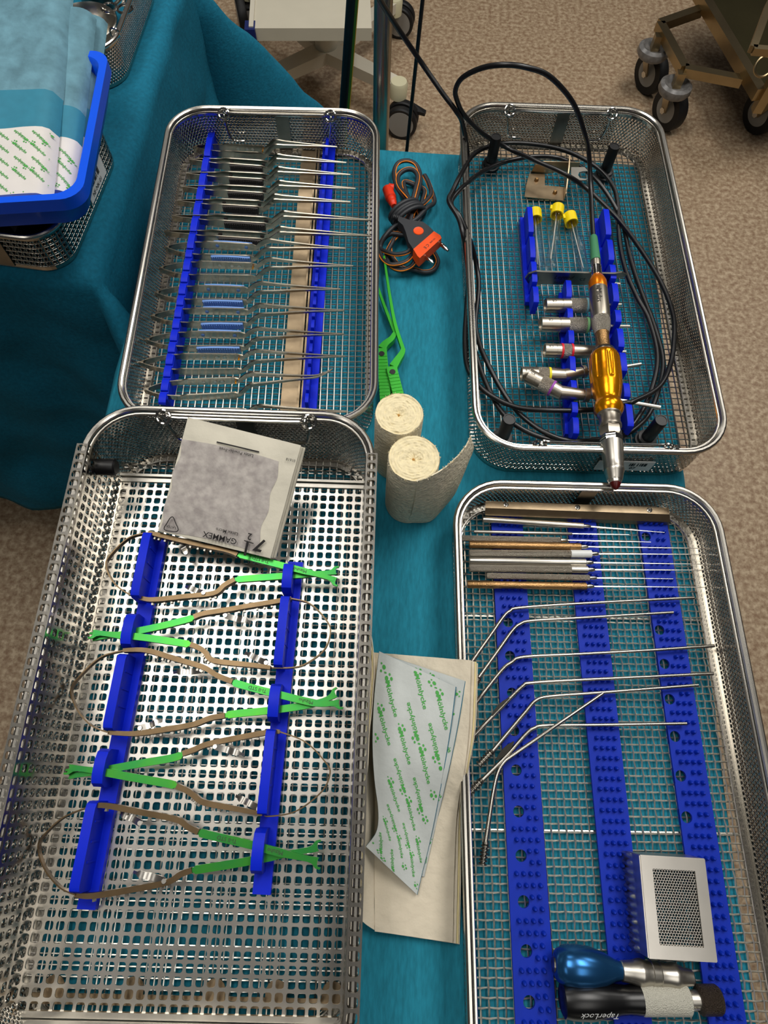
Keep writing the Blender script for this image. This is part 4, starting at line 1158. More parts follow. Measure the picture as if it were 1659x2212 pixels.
mb = MB(); o = V((cc.x, cc.y, zt2 - .0014)); a, b_ = wx / 2 - fr + .0005, wy / 2 - fr + .0005
for s in (1, -1):
    q = [o + ex * -a + ey * -b_, o + ex * a + ey * -b_, o + ex * a + ey * b_, o + ex * -a + ey * b_]
    uv = [(0, 0), (2 * a, 0), (2 * a, 2 * b_), (0, 2 * b_)]
    if s < 0: q = [p - EZ * .0005 for p in q[::-1]]; uv = uv[::-1]
    mb.add(q, [(0, 1, 2, 3)]); mb.uv[len(mb.f) - 1] = uv
O('mesh_window', mb, 'steel_perf_fine', bx, smooth=0)
mid = V((cc.x, cc.y, (zt2 + zb2) / 2))
for u, v, a, b_ in ((wx / 2, 0, .001, wy), (0, wy / 2, wx, .001), (0, -wy / 2, wx, .001)):
    O('side_wall', MB().box(mid + ex * u + ey * v, (a, b_, hh - .001), (ex, ey, EZ)), 'steel_sheet', bx)
# left wall with rippled lower part
def lw(a, b_):
    z_ = zt2 - .0005 - (hh - .001) * b_; rip = .0012 * math.sin(a * wy / .0058 * 2 * math.pi) * (1 if b_ > .5 else 0)
    return V((cc.x, cc.y, z_)) - ex * (wx / 2 + rip + (.0015 if b_ > .5 else 0)) + ey * (wy / 2 - wy * a)
O('rippled_wall', MB().grid(lw, 66, 8, .001), 'steel_sheet', bx)
for a in (.28, .78):
    O('rivet_hole', MB().lathe(lw(a, .28) - ex * .0001, -ex, [(0, .0026), (.0005, .0026), (.0006, .0016)], 14), 'steel_dark', bx)

# two screwdriver-style handles
def turned(name, label, a, b_, z, sections):
    A, B = U(a[0], a[1], z), U(b_[0], b_[1], z); d = (B - A).normalized(); ln = (B - A).length
    t = E_(name, V((A.x, A.y, BZ)), label, 'handle'); out = []
    for nm, mt, prof in sections: out.append(O(nm, MB().lathe(A, d, [(p * ln, r) for p, r in prof], 30), mt, t, smooth=40))
    return t, A, d, ln, out
turned('tool_handle', 'blue bulb-shaped tool handle with a steel collar', (1197, 2083), (1494, 2112), BZ + .0150,
       [('end_button', 'steel_dark', [(-.012, .003), (-.010, .005), (.01, .006)]),
        ('blue_grip', 'handle_blue', [(0, .0072), (.02, .0105), (.07, .0136), (.16, .0146), (.26, .0140), (.36, .0112), (.44, .0072), (.48, .0062), (.50, .0060)]),
        ('steel_collar', 'steel_satin', [(.485, .0062), (.49, .0068), (.56, .0076), (.62, .0094), (.635, .0094), (.66, .0086), (.70, .0080), (.705, .0086), (.76, .0078), (.765, .0084), (.82, .0080), (.86, .0088), (.885, .0090), (.90, .0080), (.94, .0064), (1.0, .0054)])])
hb_ = turned('tool_handle', 'black tool handle with a white knurled sleeve', (1212, 2160), (1554, 2160), BZ + .0150,
       [('black_grip', 'handle_black', [(0, .0085), (.012, .0115), (.06, .0128), (.18, .0133), (.28, .0118), (.36, .0098), (.42, .0092), (.49, .0098), (.505, .0098)]),
        ('knurled_sleeve', 'white_knurl', [(.50, .0098), (.51, .0103), (.795, .0103), (.80, .0096)]),
        ('neck', 'steel_satin', [(.80, .0064), (.87, .0064)]),
        ('knurled_nut', 'dark_knurl', [(.865, .0085), (.875, .0100), (.985, .0100), (1.0, .0088)])])
mb = MB(); _, A, d, ln, oo = hb_
nn = (EZ * .9 - V((0, 1, 0)) * .55); nn = (nn - d * nn.dot(d)).normalized()
put_text(mb, 'TaperLock', A + d * ln * .215 + nn * .0130, -d, nn.cross(-d), size=.0065, shear=.35)
O('lettering', mb, 'label_white', oo[0], smooth=0)

# ------------------------------------------------------------------ bipolar cable bundle with plug
cz = TT + .004
def cpx(l, off=0.): return [(780 + q[0] / 4.096, 320 + q[1] / 4.096) + ((q[2],) if len(q) > 2 else ()) for q in l]
cb = E_('bipolar_cable', U(880, 470, TT), 'coiled grey cable with orange stripe, orange two-pin plug and red connector', 'cable')
loops = [
  [(480, 560, .010), (330, 370, .012), (290, 230, .010), (320, 140, .010), (400, 110, .012), (480, 140, .012), (520, 220, .010), (520, 330, .012), (470, 500, .014), (400, 640, .012), (300, 800, .010), (230, 940, .008), (260, 1040, .010), (350, 1080, .010), (450, 1040, .012), (480, 940, .014), (430, 760, .014)],
  [(430, 560, .014), (470, 400, .016), (500, 260, .014), (460, 195, .012), (390, 195, .012), (330, 250, .012), (340, 340, .014), (430, 450, .018), (520, 600, .016), (420, 760, .016), (260, 760, .014), (180, 840, .010), (180, 960, .010), (260, 1030, .014), (400, 1000, .018), (460, 900, .018), (440, 720, .020)],
  [(460, 570, .020), (560, 480, .016), (620, 400, .014), (590, 290, .012), (560, 240, .012), (600, 320, .012), (650, 470, .012), (580, 530, .018), (470, 640, .020), (320, 680, .018), (210, 780, .016), (170, 880, .010), (230, 920, .014), (330, 940, .018), (430, 900, .022), (420, 780, .022)],
  [(500, 590, .008), (540, 470, .006), (560, 380, .006), (500, 340, .006), (400, 300, .006), (380, 330, .008), (420, 450, .010), (480, 620, .010), (560, 800, .006), (650, 930, .004), (680, 1010, .004), (640, 1080, .004), (560, 1100, .004), (480, 1080, .006), (360, 1060, .006), (270, 960, .006), (260, 860, .008), (350, 740, .012)],
]
for L_ in loops:
    pts = cr([U(*q[:2], TT + q[2]) for q in cpx(L_)], 7, closed=True)
    g = O('cord', MB().tube(pts, .0027, 8, closed=True), 'cable_grey', cb, smooth=60)
    st_ = []
    for i, p in enumerate(pts):
        d = (pts[(i + 1) % len(pts)] - pts[i - 1]).normalized(); sd = d.cross(EZ); sd = sd.normalized() if sd.length > .01 else EX
        st_.append(p + sd * .0022 + EZ * (.0010 if L_ is not loops[2] else -.0002))
    O('orange_stripe', MB().tube(st_, .00085, 6, closed=True), 'orange_wire', g, smooth=60)
# three turns wrapped round the waist of the bundle
c = U(882, 466, TT + .015)
a1 = (U(915, 446, TT) - U(850, 480, TT)).normalized(); a2 = V((-a1.y, a1.x, 0))
for k in range(4):
    o = c + a2 * (k - 1.5) * .0043 + EZ * (.001 * (k % 2))
    ring = [o + a1 * .0205 * math.cos(t) + EZ * (.0135 * math.sin(t)) + a2 * .003 * math.sin(t / 2) for t in [2 * math.pi * i / 28 for i in range(28)]]
    for p in ring: p.z = max(p.z, TT + .0028)
    O('wrap_turn', MB().tube(ring, .0027, 8, closed=True), 'cable_grey', cb, smooth=60)
# plug: grey moulded body, orange end, two pins
pz = TT + .026
def PP(l, z): return [U(q[0], q[1], z) for q in cpx(l)]
body = [(330, 600), (375, 615), (430, 635), (545, 650), (600, 690), (645, 735), (462, 893), (420, 830), (395, 740), (370, 680), (325, 640)]
O('plug_body', MB().hull(PP(body, pz + .0055), .011), 'cable_grey', cb)
og = O('plug_end', MB().hull(PP([(645, 735), (700, 770), (712, 795), (520, 972), (500, 955), (462, 893)], pz + .0068), .0136), 'orange', cb)
mb = MB(); o = U(*cpx([(508, 732)])[0], pz + .0056); e1 = (U(*cpx([(560, 690)])[0], pz) - U(*cpx([(460, 780)])[0], pz)).normalized()
mb.lathe(o, EZ, [(0, .0062), (.0006, .0058), (.0002, .0040)], 24)
O('finger_oval', mb, 'orange', cb)
for p, q in (((665, 808), (770, 908)), ((540, 930), (640, 1020))):
    A, B = U(*cpx([p])[0], pz), U(*cpx([q])[0], pz); d = (B - A).normalized(); ln = (B - A).length
    O('pin', MB().lathe(A, d, [(0, .0020), (ln * .45, .0020), (ln * .5, .0023), (ln * .82, .0023), (ln * .9, .0016), (ln, .0016)], 14), 'chrome', cb)
mb = MB()
e1 = (PP([(712, 795)], pz)[0] - PP([(520, 972)], pz)[0]).normalized(); e2 = EZ.cross(-e1)
put_text(mb, 'C E', PP([(578, 868)], pz + .0070)[0], -e1, e2, size=.0052); put_text(mb, '101-045', PP([(632, 818)], pz + .0070)[0], -e1, e2, size=.0030)
O('plug_mark', mb, 'print_grey', og, smooth=0)
for k in range(4):
    A = U(*cpx([(290 + 14 * k, 608 + 4 * k)])[0], pz - .001); B = U(*cpx([(300 + 14 * k, 611 + 4 * k)])[0], pz - .001)
    O('strain_rib', MB().lathe(A, (B - A), [(0, .0034), (.0012, .0034)], 12), 'cable_grey', cb)
A, B = U(*cpx([(235, 370)])[0], TT + .014), U(*cpx([(292, 515)])[0], TT + .016); d = (B - A); ln = d.length
O('red_connector', MB().lathe(A, d, [(-.004, .0040), (-.002, .0062), (ln * .5, .0068), (ln * .55, .0052), (ln * .65, .0058), (ln * .7, .0048), (ln * .8, .0052), (ln * .85, .0042), (ln, .0036)], 18), 'red_plastic', cb)
A, B = U(*cpx([(245, 350)])[0], TT + .014), U(*cpx([(290, 352)])[0], TT + .014)
O('connector_nose', MB().lathe(A, B - A, [(0, .0050), ((B - A).length, .0044)], 14), 'red_plastic', cb)

# ------------------------------------------------------------------ green plastic bipolar forceps
gf = E_('green_forceps', U(835, 740, TT), 'bright green plastic bipolar forceps with ribbed grips beside the cable coil', 'forceps')
gz_ = TT + .008
def gpx(l): return [(780 + q[0] / 4.096, 320 + q[1] / 4.096) for q in l]
def garm(prong, knee, grip, dot, z):
    P = cr(px(gpx(prong), z), 6); n = len(P)
    arm = O('prong', MB().sweep(P, [.0022 + .0018 * i / n for i in range(n)], [.0030 + .0025 * i / n for i in range(n)]), 'green_plastic', gf, smooth=40)
    K = cr(px(gpx(knee), z), 5)
    O('knee', MB().sweep(K, [.0045 + .0048 * i / (len(K) - 1) for i in range(len(K))], .0080), 'green_plastic', gf, smooth=40)
    G = px(gpx(grip), z)
    gr = O('grip', MB().sweep(G, .0115, .0085), 'green_plastic', gf, smooth=40)
    d = (G[-1] - G[0]); ln = d.length; d.normalize(); sd = d.cross(EZ)
    k = 0; x = .010
    while x < ln - .006 and k < 16:
        O('rib', MB().box(G[0] + d * x + EZ * .0044, (.0022, .0108, .0007), (d, sd, EZ)), 'green_plastic', gr); x += .0042; k += 1
    c = U(*gpx([dot])[0], z + .0046)
    O('black_dot', MB().lathe(c - EZ * .0004, EZ, [(0, .0032), (.0010, .0032)], 18), 'rubber_black', gr)
garm([(203, 960), (225, 1120), (255, 1320), (300, 1560), (372, 1790)], [(372, 1790), (360, 1830), (320, 1890), (285, 1945)], [(270, 1950), (275, 1985), (312, 2130), (345, 2260), (372, 2400)], (278, 1980), gz_ + .004)
garm([(140, 1205), (180, 1330), (240, 1490), (300, 1640)], [(300, 1650), (270, 1700), (215, 1745), (185, 1785)], [(180, 1790), (182, 1830), (196, 1980), (210, 2140), (220, 2380)], (182, 1820), gz_)
O('bare_tip', MB().tube(px(gpx([(132, 1190), (150, 1238)]), gz_), .0011, 8), 'chrome', gf)

# ------------------------------------------------------------------ gauze bandage rolls
def roll(label, cx, cy, r, h, seed, tail=False):
    t = E_('gauze_roll', (cx, cy, TT), label, 'bandage roll', 'cream gauze rolls')
    n = 72; mb = MB(); mb.m = 0
    zt3 = TT + h
    rnd = random.Random(seed)
    jit = [1 + .012 * mnoise.noise(V((math.cos(2 * math.pi * k / n) * 2, math.sin(2 * math.pi * k / n) * 2, seed))) for k in range(n)]
    prof = [(.0008, .985), (.3, 1.0), (.7, .995), (.97, .99), (1.0, .965)]
    vs, fs = [], []
    for a, s in prof:
        for k in range(n):
            ang = 2 * math.pi * k / n; vs.append((cx + r * s * jit[k] * math.cos(ang), cy + r * s * jit[k] * math.sin(ang), TT + .0006 + (h - .0006) * a))
    for i in range(len(prof) - 1):
        for k in range(n): fs.append((i * n + k, i * n + (k + 1) % n, (i + 1) * n + (k + 1) % n, (i + 1) * n + k))
    fs.append(tuple(range(n))[::-1])
    mb.add(vs, fs); O('outer_layer', mb, 'gauze_side', t, smooth=60)
    # wound end: spiral ridges
    mb = MB(); vs, fs = [], []; nr = 30
    for i in range(nr + 1):
        rr_ = r * .965 * i / nr
        for k in range(n):
            ang = 2 * math.pi * k / n
            z = zt3 + .00045 * math.sin((rr_ / r * 9 + ang / (2 * math.pi)) * 2 * math.pi) * (i / nr) - .0035 * max(0, 1 - rr_ / (r * .35)) + .0012 * mnoise.noise(V((rr_ * 260, ang * 3, seed))) + .0008 * mnoise.noise(V((math.cos(ang) * rr_ * 900, math.sin(ang) * rr_ * 900, seed)))
            vs.append((cx + rr_ * jit[k] * math.cos(ang), cy + rr_ * jit[k] * math.sin(ang), z))
    for i in range(nr):
        for k in range(n): fs.append((i * n + k, (i + 1) * n + k, (i + 1) * n + (k + 1) % n, i * n + (k + 1) % n))
    mb.add(vs, fs); O('wound_end', mb, 'gauze', t, smooth=60)
    # frayed threads along the edge
    mb = MB()
    for k in range(60):
        ang = rnd.uniform(0, 2 * math.pi); b_ = V((cx + r * math.cos(ang) * .975, cy + r * math.sin(ang) * .975, zt3 - rnd.uniform(0, .003)))
        o = V((math.cos(ang), math.sin(ang), rnd.uniform(.1, 1.3))).normalized() * rnd.uniform(.0006, .0014)
        mb.tube([b_, b_ + o], [.00028, .00015], 3, caps=False)
    tag(O('frayed_threads', mb, 'gauze', t, smooth=0), None, None, None, 'stuff')
    O('core_fleck', MB().lathe((cx - .0005, cy, zt3 - .0046), EZ, [(0, .0014), (.0022, .0011), (.0030, .0003)], 8), 'gauze_core', t)
    return t
RH = .0975
roll('cream gauze roll standing behind the one with the loose end', .0085, .3115, .0225, RH - .003, 3)
R2 = roll('cream gauze roll with a loose end trailing to the right', .0235, .2655, .0233, RH, 9)
# loose end: vertical strip leaving the roll, lifting off the table and curling against the drill tray
top = [U(900, 1040, TT + RH), U(941, 1024, TT + RH), U(968, 1006, TT + RH * .97), U(990, 985, TT + RH * .90), U(1006, 966, TT + RH * .82), U(1017, 944, TT + RH * .80)]
bot = [U(880, 1129, TT + .001), U(928, 1127, TT + .001), U(958, 1098, TT + .004), U(982, 1068, TT + .012), U(1003, 1022, TT + .030), U(1021, 975, TT + .050)]
tc_, bc_ = cr(top, 5), cr(bot, 5)
def tl(a, b_):
    i = min(int(a * (len(tc_) - 1)), len(tc_) - 2); f_ = a * (len(tc_) - 1) - i
    p, q = tc_[i].lerp(tc_[i + 1], f_), bc_[i].lerp(bc_[i + 1], f_)
    bul = math.sin(b_ * math.pi) * .002
    return p.lerp(q, b_) + V((bul + .0006 * mnoise.noise(V((a * 9, b_ * 9, 1))), -bul, 0))
O('loose_end', MB().grid(tl, 30, 14, .0012), 'gauze_side', R2, smooth=60)
mb = MB(); rnd = random.Random(4)
for k in range(60):
    a = rnd.uniform(.3, 1); p = tl(a, 0); mb.tube([p, p + V((rnd.uniform(-.0015, .0015), rnd.uniform(-.0005, .002), rnd.uniform(.0012, .003)))], [.00028, .00015], 3, caps=False)
tag(O('frayed_edge', mb, 'gauze', R2, smooth=0), None, None, None, 'stuff')

# ------------------------------------------------------------------ folded crepe papers and printed envelopes
def spx(q): return (760 + q[0] / 3.072, 1340 + q[1] / 3.072)
def coons(tl_, tr_, br_, bl_, bend=None, left=None, right=None):
    """patch between four corners; left / right edges may be polylines from top to bottom"""
    Lc = cr(left, 6) if left else None; Rc = cr(right, 6) if right else None
    def pick(c, t): i = min(int(t * (len(c) - 1)), len(c) - 2); return c[i].lerp(c[i + 1], t * (len(c) - 1) - i)
    def fn(a, b_):
        p = pick(Lc, b_) if Lc else tl_.lerp(bl_, b_); q = pick(Rc, b_) if Rc else tr_.lerp(br_, b_)
        r = p.lerp(q, a)
        return r + (bend(a, b_) if bend else V((0, 0, 0)))
    return fn
pp = E_('crepe_papers', U(900, 1750, TT), 'stack of folded cream crepe papers between the two front trays', 'paper stack')
def sheet(zr, dx, dy, zl, seed, matn='crepe_paper', wl=.30):
    right = [U(*spx((790 + dx, 265 + dy)), TT + zr + .054), U(*spx((776 + dx, 700)), TT + zr + .053), U(*spx((748 + dx * .6, 980)), TT + zr + .048), U(*spx((700 + dx * .6, 1260)), TT + zr + .026), U(*spx((680 + dx, 1650)), TT + zr + .008), U(*spx((670 + dx, 2140 + dy * .5)), TT + zr)]
    left = [U(*spx((150, 215)), TT + zr), U(*spx((150, 700)), TT + zr), U(*spx((150, 1200)), TT + zr), U(*spx((150, 1650)), TT + zr), U(*spx((152, 2062)), TT + zr)]
    f0 = coons(None, None, None, None, None, left, right)
    def fn(a, b_):
        p = f0(a, b_)
        w = .0007 * mnoise.noise(V((a * 7, b_ * 16, seed))) + .0004 * mnoise.noise(V((a * 20, b_ * 50, seed)))
        return p + EZ * (w + .0012 * (1 - a) ** 3)
    return O('paper_sheet', MB().grid(fn, 26, 60, .0007), matn, pp, smooth=60)
sheet(.0015, 45, 20, 0, 1); sheet(.0035, 36, 10, 0, 2, 'crepe_yellow'); sheet(.0055, 22, 8, 0, 3); sheet(.0078, 0, 0, 0, 4)
# left flaps of the sheets turned up against the deep tray
for k in range(5):
    zb3 = TT + .0085 - .0012 * k
    foot = [U(*spx((150 - 2 * k, y)), zb3) for y in (215 - 20 * (k > 2), 700, 1200, 1650, 2055 - 45 * k)]
    xs_ = [(130 - 8 * k, 70 + 30 * k), (150 - 9 * k, 330), (118 - 8 * k, 800), (78 - 7 * k, 1350), (84 - 6 * k, 1720), (42 - 1 * k, 1925 - 20 * k)]
    hts = [.040, .042, .046, .046, .038, .026]
    topc = [U(*spx(q), TT + h_ - .001 * k) for q, h_ in zip(xs_, hts)]
    fc, tc2 = cr(foot, 10), cr(topc, 8)
    def fl(a, b_):
        def pick(c, t): i = min(int(t * (len(c) - 1)), len(c) - 2); return c[i].lerp(c[i + 1], t * (len(c) - 1) - i)
        p, q = pick(fc, a), pick(tc2, a); m = p.lerp(q, b_)
        return m + V((-.004 * math.sin(math.pi * b_) + .0006 * mnoise.noise(V((a * 12, b_ * 6, k))), 0, 0))
    O('paper_flap', MB().grid(fl, 44, 8, .0006), 'crepe_yellow' if k % 2 else 'crepe_paper', pp, smooth=60)

def logo_sheet(fn, w, h, period, size, parent, rot, nm='printing', clip=lambda a, b_: True, seed=0, lift=.0005):
    """repeat the green word and its dots over a sheet fn(a, b) of about w x h metres"""
    mb = MB(); i = 0; ca, sa = math.cos(rot), math.sin(rot)
    rows = int(2 * (w + h) / period) + 2
    p, f, tw = text2d('Mölnlycke', 1.0, .015)
    k = size / tw
    for r in range(-rows, rows):
        for c in range(-rows, rows):
            ox = (c + .5 * (r % 2)) * size * 1.42; oy = r * period
            flip = -1 if (r + c) % 3 == 0 else 1
            cx_, cy_ = ox * ca - oy * sa, ox * sa + oy * ca
            shapes = [([(x * k * flip, y * k * flip) for x, y in p], f)]
            for dx, dy, rr_ in ((.62, .10, .070), (.56, .28, .052), (.70, .25, .040), (.48, .16, .034), (.78, .12, .028)):
                n = 8; shapes.append(([((dx * .9 + rr_ * math.cos(2 * math.pi * q / n)) * size * -flip, (dy - .1 + rr_ * math.sin(2 * math.pi * q / n)) * size * flip) for q in range(n)], [tuple(range(n))]))
            for vs, fs in shapes:
                q = [((cx_ + x * ca + y * sa) / w, (cy_ + x * sa - y * ca) / h) for x, y in vs]
                if any(not (0.01 < a < .99 and .01 < b_ < .99 and clip(a, b_)) for a, b_ in q): continue
                mb.add([fn(a, b_) for a, b_ in q], fs); i += 1
    # lift the print off the paper along the local normal
    return mb
def add_print(fn, w, h, period, size, parent, rot, lift=.0004, clip=lambda a, b_: True):
    def up(a, b_):
        e = .01; p = fn(a, b_)
        n = (fn(min(1, a + e), b_) - fn(max(0, a - e), b_)).cross(fn(a, min(1, b_ + e)) - fn(a, max(0, b_ - e)))
        n.normalize(); n = n if n.z > 0 else -n
        return p + n * lift
    o = O('green_print', logo_sheet(up, w, h, period, size, parent, rot, clip=clip), 'print_green', parent, smooth=0)
    return tag(o, 'repeated green lettering', None, None, 'stuff')

def envelope(label, left, right, seed, zoff):
    t = E_('envelope', U(870, 1650, TT + .010), label, 'envelope', 'printed paper envelopes')
    Lp = [U(*spx(q[:2]), TT + q[2] + zoff) for q in left]; Rp = [U(*spx(q[:2]), TT + q[2] + zoff) for q in right]
    f0 = coons(None, None, None, None, None, Lp, Rp)
    fn = lambda a, b_: f0(a, b_) + EZ * (.0006 * mnoise.noise(V((a * 4, b_ * 9, seed))))
    s_ = O('paper_face', MB().grid(fn, 22, 50, .0005), 'envelope', t, smooth=60)
    f2 = lambda a, b_: fn(a * 1.015 - .004, b_ * 1.004 - .002) - EZ * .0011
    O('film_back', MB().grid(f2, 22, 50, .0005), 'envelope_film', t, smooth=60)
    w = (Rp[len(Rp) // 2] - Lp[len(Lp) // 2]).length; h = (Lp[-1] - Lp[0]).length
    add_print(fn, w, h, .0112, .0190, s_, math.radians(62))
    return t
envelope('printed envelope lying lower, its edge showing to the right of the top one', [(205, 225, .026), (170, 760, .026), (200, 1200, .020), (300, 1500, .013), (400, 1700, .0105)], [(750, 402, .060), (700, 700, .058), (640, 1000, .050), (560, 1350, .026), (480, 1700, .0145)], 5, .0)
envelope('printed envelope on top of the cream papers, curling up at its left edge', [(182, 205, .034), (150, 500, .036), (138, 800, .038), (150, 1050, .036), (176, 1260, .032), (165, 1400, .030), (95, 1502, .030)], [(688, 440, .060), (655, 700, .057), (610, 980, .049), (560, 1260, .032), (510, 1500, .020), (470, 1660, .0160), (432, 1820, .0135)], 6, .0015)

# ------------------------------------------------------------------ left table: baskets, bin, packs
fB1 = Frame((-.80, .780), (-.372, .748), .213, LT + .0015, .052)
b1 = basket('instrument_basket', fB1, 'steel basket with square holes under the blue plastic bin', None, r=.035, perf='steel_perf_big', handles=False, mesh_floor=False)
O('basket_floor', MB().box(fB1.P(fB1.W / 2, fB1.L / 2, LT + .004), (fB1.W - .03, fB1.L - .03, .0015), (fB1.ex, -fB1.ey, EZ)), 'steel_dark', b1)
ax = (fB1.ey, fB1.ex, EZ)
lab = O('label_plate', MB().box(fB1.P(fB1.W + .0006, .085, fB1.z0 + .026), (.056, .0012, .026), ax), 'label_white', b1)
mb = MB(); u = .062
for i, w in enumerate([1, 1, 2, 1, 1, 3, 1, 2, 1, 1, 2, 1, 1, 2, 1, 1, 3, 1, 2]):
    ww = w * .0009
    if i % 2 == 0: mb.box(fB1.P(fB1.W + .0014, u + .010 + ww / 2, fB1.z0 + .030), (ww, .0003, .009), ax)
    u += ww
put_text(mb, 'NF-NK-01', fB1.P(fB1.W + .0014, .088, fB1.z0 + .0185), -fB1.ey, EZ, size=.0075)
O('label_print', mb, 'print_black', lab, smooth=0)
for v in (.045, .17):
    O('wall_band', MB().box(fB1.P(fB1.W - .09 if v < .1 else fB1.W - .075, fB1.L - .0012, fB1.z0 + .026), (.018, .0016, .046), (fB1.ex, -fB1.ey, EZ)), 'steel_dark', b1)
tag(O('dark_pouch', MB().grid(lambda a, c: fB1.P(.10 + .26 * a, .03 + .15 * c, LT + .040 + .004 * math.sin(a * 6) + .003 * math.sin(c * 5)), 16, 12, .012), 'dark_pouch', None, fB1.P(.23, .10, LT + .006)), 'dark navy pouch lying in the basket under the blue bin', 'pouch')

# blue plastic bin, slightly tilted on the basket
zr = .958
Rf, Rb = U(176, 428, zr), U(231, 136, zr); Ff = U(-60, 442, zr)
ey = (Rb - Rf).normalized(); ey.z = 0; ex = (Rf - Ff).normalized()
bo = Rf
bin_ = E_('plastic_bin', V((bo.x - .15, bo.y + .1, .918)), 'bright blue plastic bin holding wrapped packs', 'bin')
BW, BL_, BH = .30, .235, .040
def bloop(out, z, r=.022, n=6):
    pts = []
    for cx_, cy_, a0 in ((0 + out - r, 0 - out + r, -90), (0 + out - r, BL_ + out - r, 0), (-BW - out + r, BL_ + out - r, 90), (-BW - out + r, -out + r, 180)):
        for k in range(n + 1):
            a = math.radians(a0 + 90 * k / n); x, y = cx_ + r * math.cos(a), cy_ + r * math.sin(a)
            pts.append(bo + ex * x + ey * y + EZ * (z - zr))
    return pts
prof = [(-.012, zr - BH), (-.002, zr - .016), (.0, zr - .014), (.0, zr), (-.0085, zr), (-.0105, zr - .003), (-.0155, zr - BH + .004)]
mb = MB(); vs = []; fs = []
for out, z in prof: vs += bloop(out, z)
n = len(vs) // len(prof)
for i in range(len(prof) - 1):
    for k in range(n): fs.append((i * n + k, i * n + (k + 1) % n, (i + 1) * n + (k + 1) % n, (i + 1) * n + k))
fs.append(tuple(range(n))[::-1]); fs.append(tuple((len(prof) - 1) * n + k for k in range(n)))
mb.add(vs, fs); O('tub', mb, 'bin_blue', bin_, smooth=40)

def pack(label, pts_px, z, thick, seed):
    """wrapped sterile pack; pts_px: far-left, far-right, near-right, near-left corner of its top"""
    c = [U(*q, z_) for q, z_ in zip(pts_px, z)]
    cen = (c[0] + c[1] + c[2] + c[3]) / 4
    t = E_('wrapped_pack', cen - EZ * thick, label, 'pack', 'wrapped sterile packs in the bin')
    wd = (c[2] - c[3]).length
    def top(a, b_):
        p = c[0].lerp(c[1], a).lerp(c[3].lerp(c[2], a), b_)
        rw = min(.5, .016 / wd); e = min(1 - a, rw) / rw
        return p - EZ * (thick * .95 * (1 - math.sqrt(max(0, 1 - (1 - e) ** 2)))) + EZ * .0012 * mnoise.noise(V((a * 4, b_ * 6, seed)))
    bands = [(0, .56, 'wrapped_body', 'pack_wrap'), (.56, .725, 'plain_band', 'pack_band'), (.725, 1, 'paper_end', 'pack_paper')]
    w = (c[2] - c[3]).length; h = (c[3] - c[0]).length
    for b0, b1_, nm, mt in bands:
        fn = lambda a, b_, b0=b0, b1_=b1_: top(a, b0 + (b1_ - b0) * b_)
        lift = .0006 if nm != 'wrapped_body' else 0
        o = O(nm, MB().grid(lambda a, b_: fn(a, b_) - EZ * (thick - lift) * 0 + EZ * lift, 20, 20, thick * .98), mt, t, smooth=50)
        if nm == 'paper_end': add_print(lambda a, b_: fn(a, b_) + EZ * lift, w, h * .275, .0112, .0185, o, math.radians(48), clip=lambda a, b_: a < .985)
    return t
pack('wrapped sterile pack on top, leftmost in the blue bin', [(-160, -60), (151, -60), (103, 414), (-150, 436)], [.992, .992, .954, .954], .0150, 1)
pack('wrapped sterile pack in the middle of the blue bin', [(60, 12), (199, 14), (154, 410), (60, 416)], [.976, .976, .938, .938], .0150, 2)
pack('wrapped sterile pack lowest in the blue bin, by its right wall', [(110, 26), (225, 28), (176, 398), (110, 404)], [.960, .960, .9235, .9235], .0130, 3)

# far basket with steel bowl and cup
fB2 = Frame((-.86, 1.110), (-.388, 1.100), .245, LT + .0015, .052)
basket('instrument_basket', fB2, 'finely perforated steel basket behind the blue bin', None, r=.045, handles=False, mesh_floor=False)
O('hook', MB().tube(circ(fB2.P(fB2.W - .004, .200, fB2.zr), .006, 14, EX, EZ), .0014, 8, closed=True), 'chrome', bpy.data.objects['instrument_basket.001'])
c = U(195, 60, LT + .035); c = V((-.44, .93, LT + .005))
mb = MB().lathe((-.445, .925, LT + .006), EZ, [(.001, .002), (.001, .030), (.040, .042), (.044, .044), (.045, .043), (.040, .040), (.004, .029), (.004, .002)], 36, caps=False)
tag(O('steel_bowl', mb, 'steel_rim', None, (-.445, .925, LT + .006)), 'shiny steel bowl in the far basket beside the packs', 'bowl')
mb = MB().lathe((-.452, 1.005, LT + .006), EZ, [(.001, .002), (.001, .020), (.050, .022), (.052, .0235), (.0535, .022), (.050, .0205), (.004, .018), (.004, .002)], 30, caps=False)
tag(O('steel_cup', mb, 'steel_dark', None, (-.452, 1.005, LT + .006)), 'dark steel cup behind the bowl in the far basket', 'cup')
for i, (x, y) in enumerate([(-.405, 1.02), (-.410, .985)]):
    s_ = E_('ring_scissors', (x, y, LT + .03), ['steel ring-handled scissors lying against the far basket wall', 'steel ring-handled scissors beside the dark cup'][i], 'scissors', 'scissors in the far basket')
    for s in (-1, 1):
        O('finger_ring', MB().tube(circ((x + s * .011, y - .02, LT + .046), .010, 20), .0018, 8, closed=True), 'chrome', s_)
        O('blade', MB().sweep([(x + s * .006, y - .012, LT + .045), (x, y + .03, LT + .038), (x - s * .003, y + .07, LT + .024)], .004, .0025), 'steel_rim', s_)

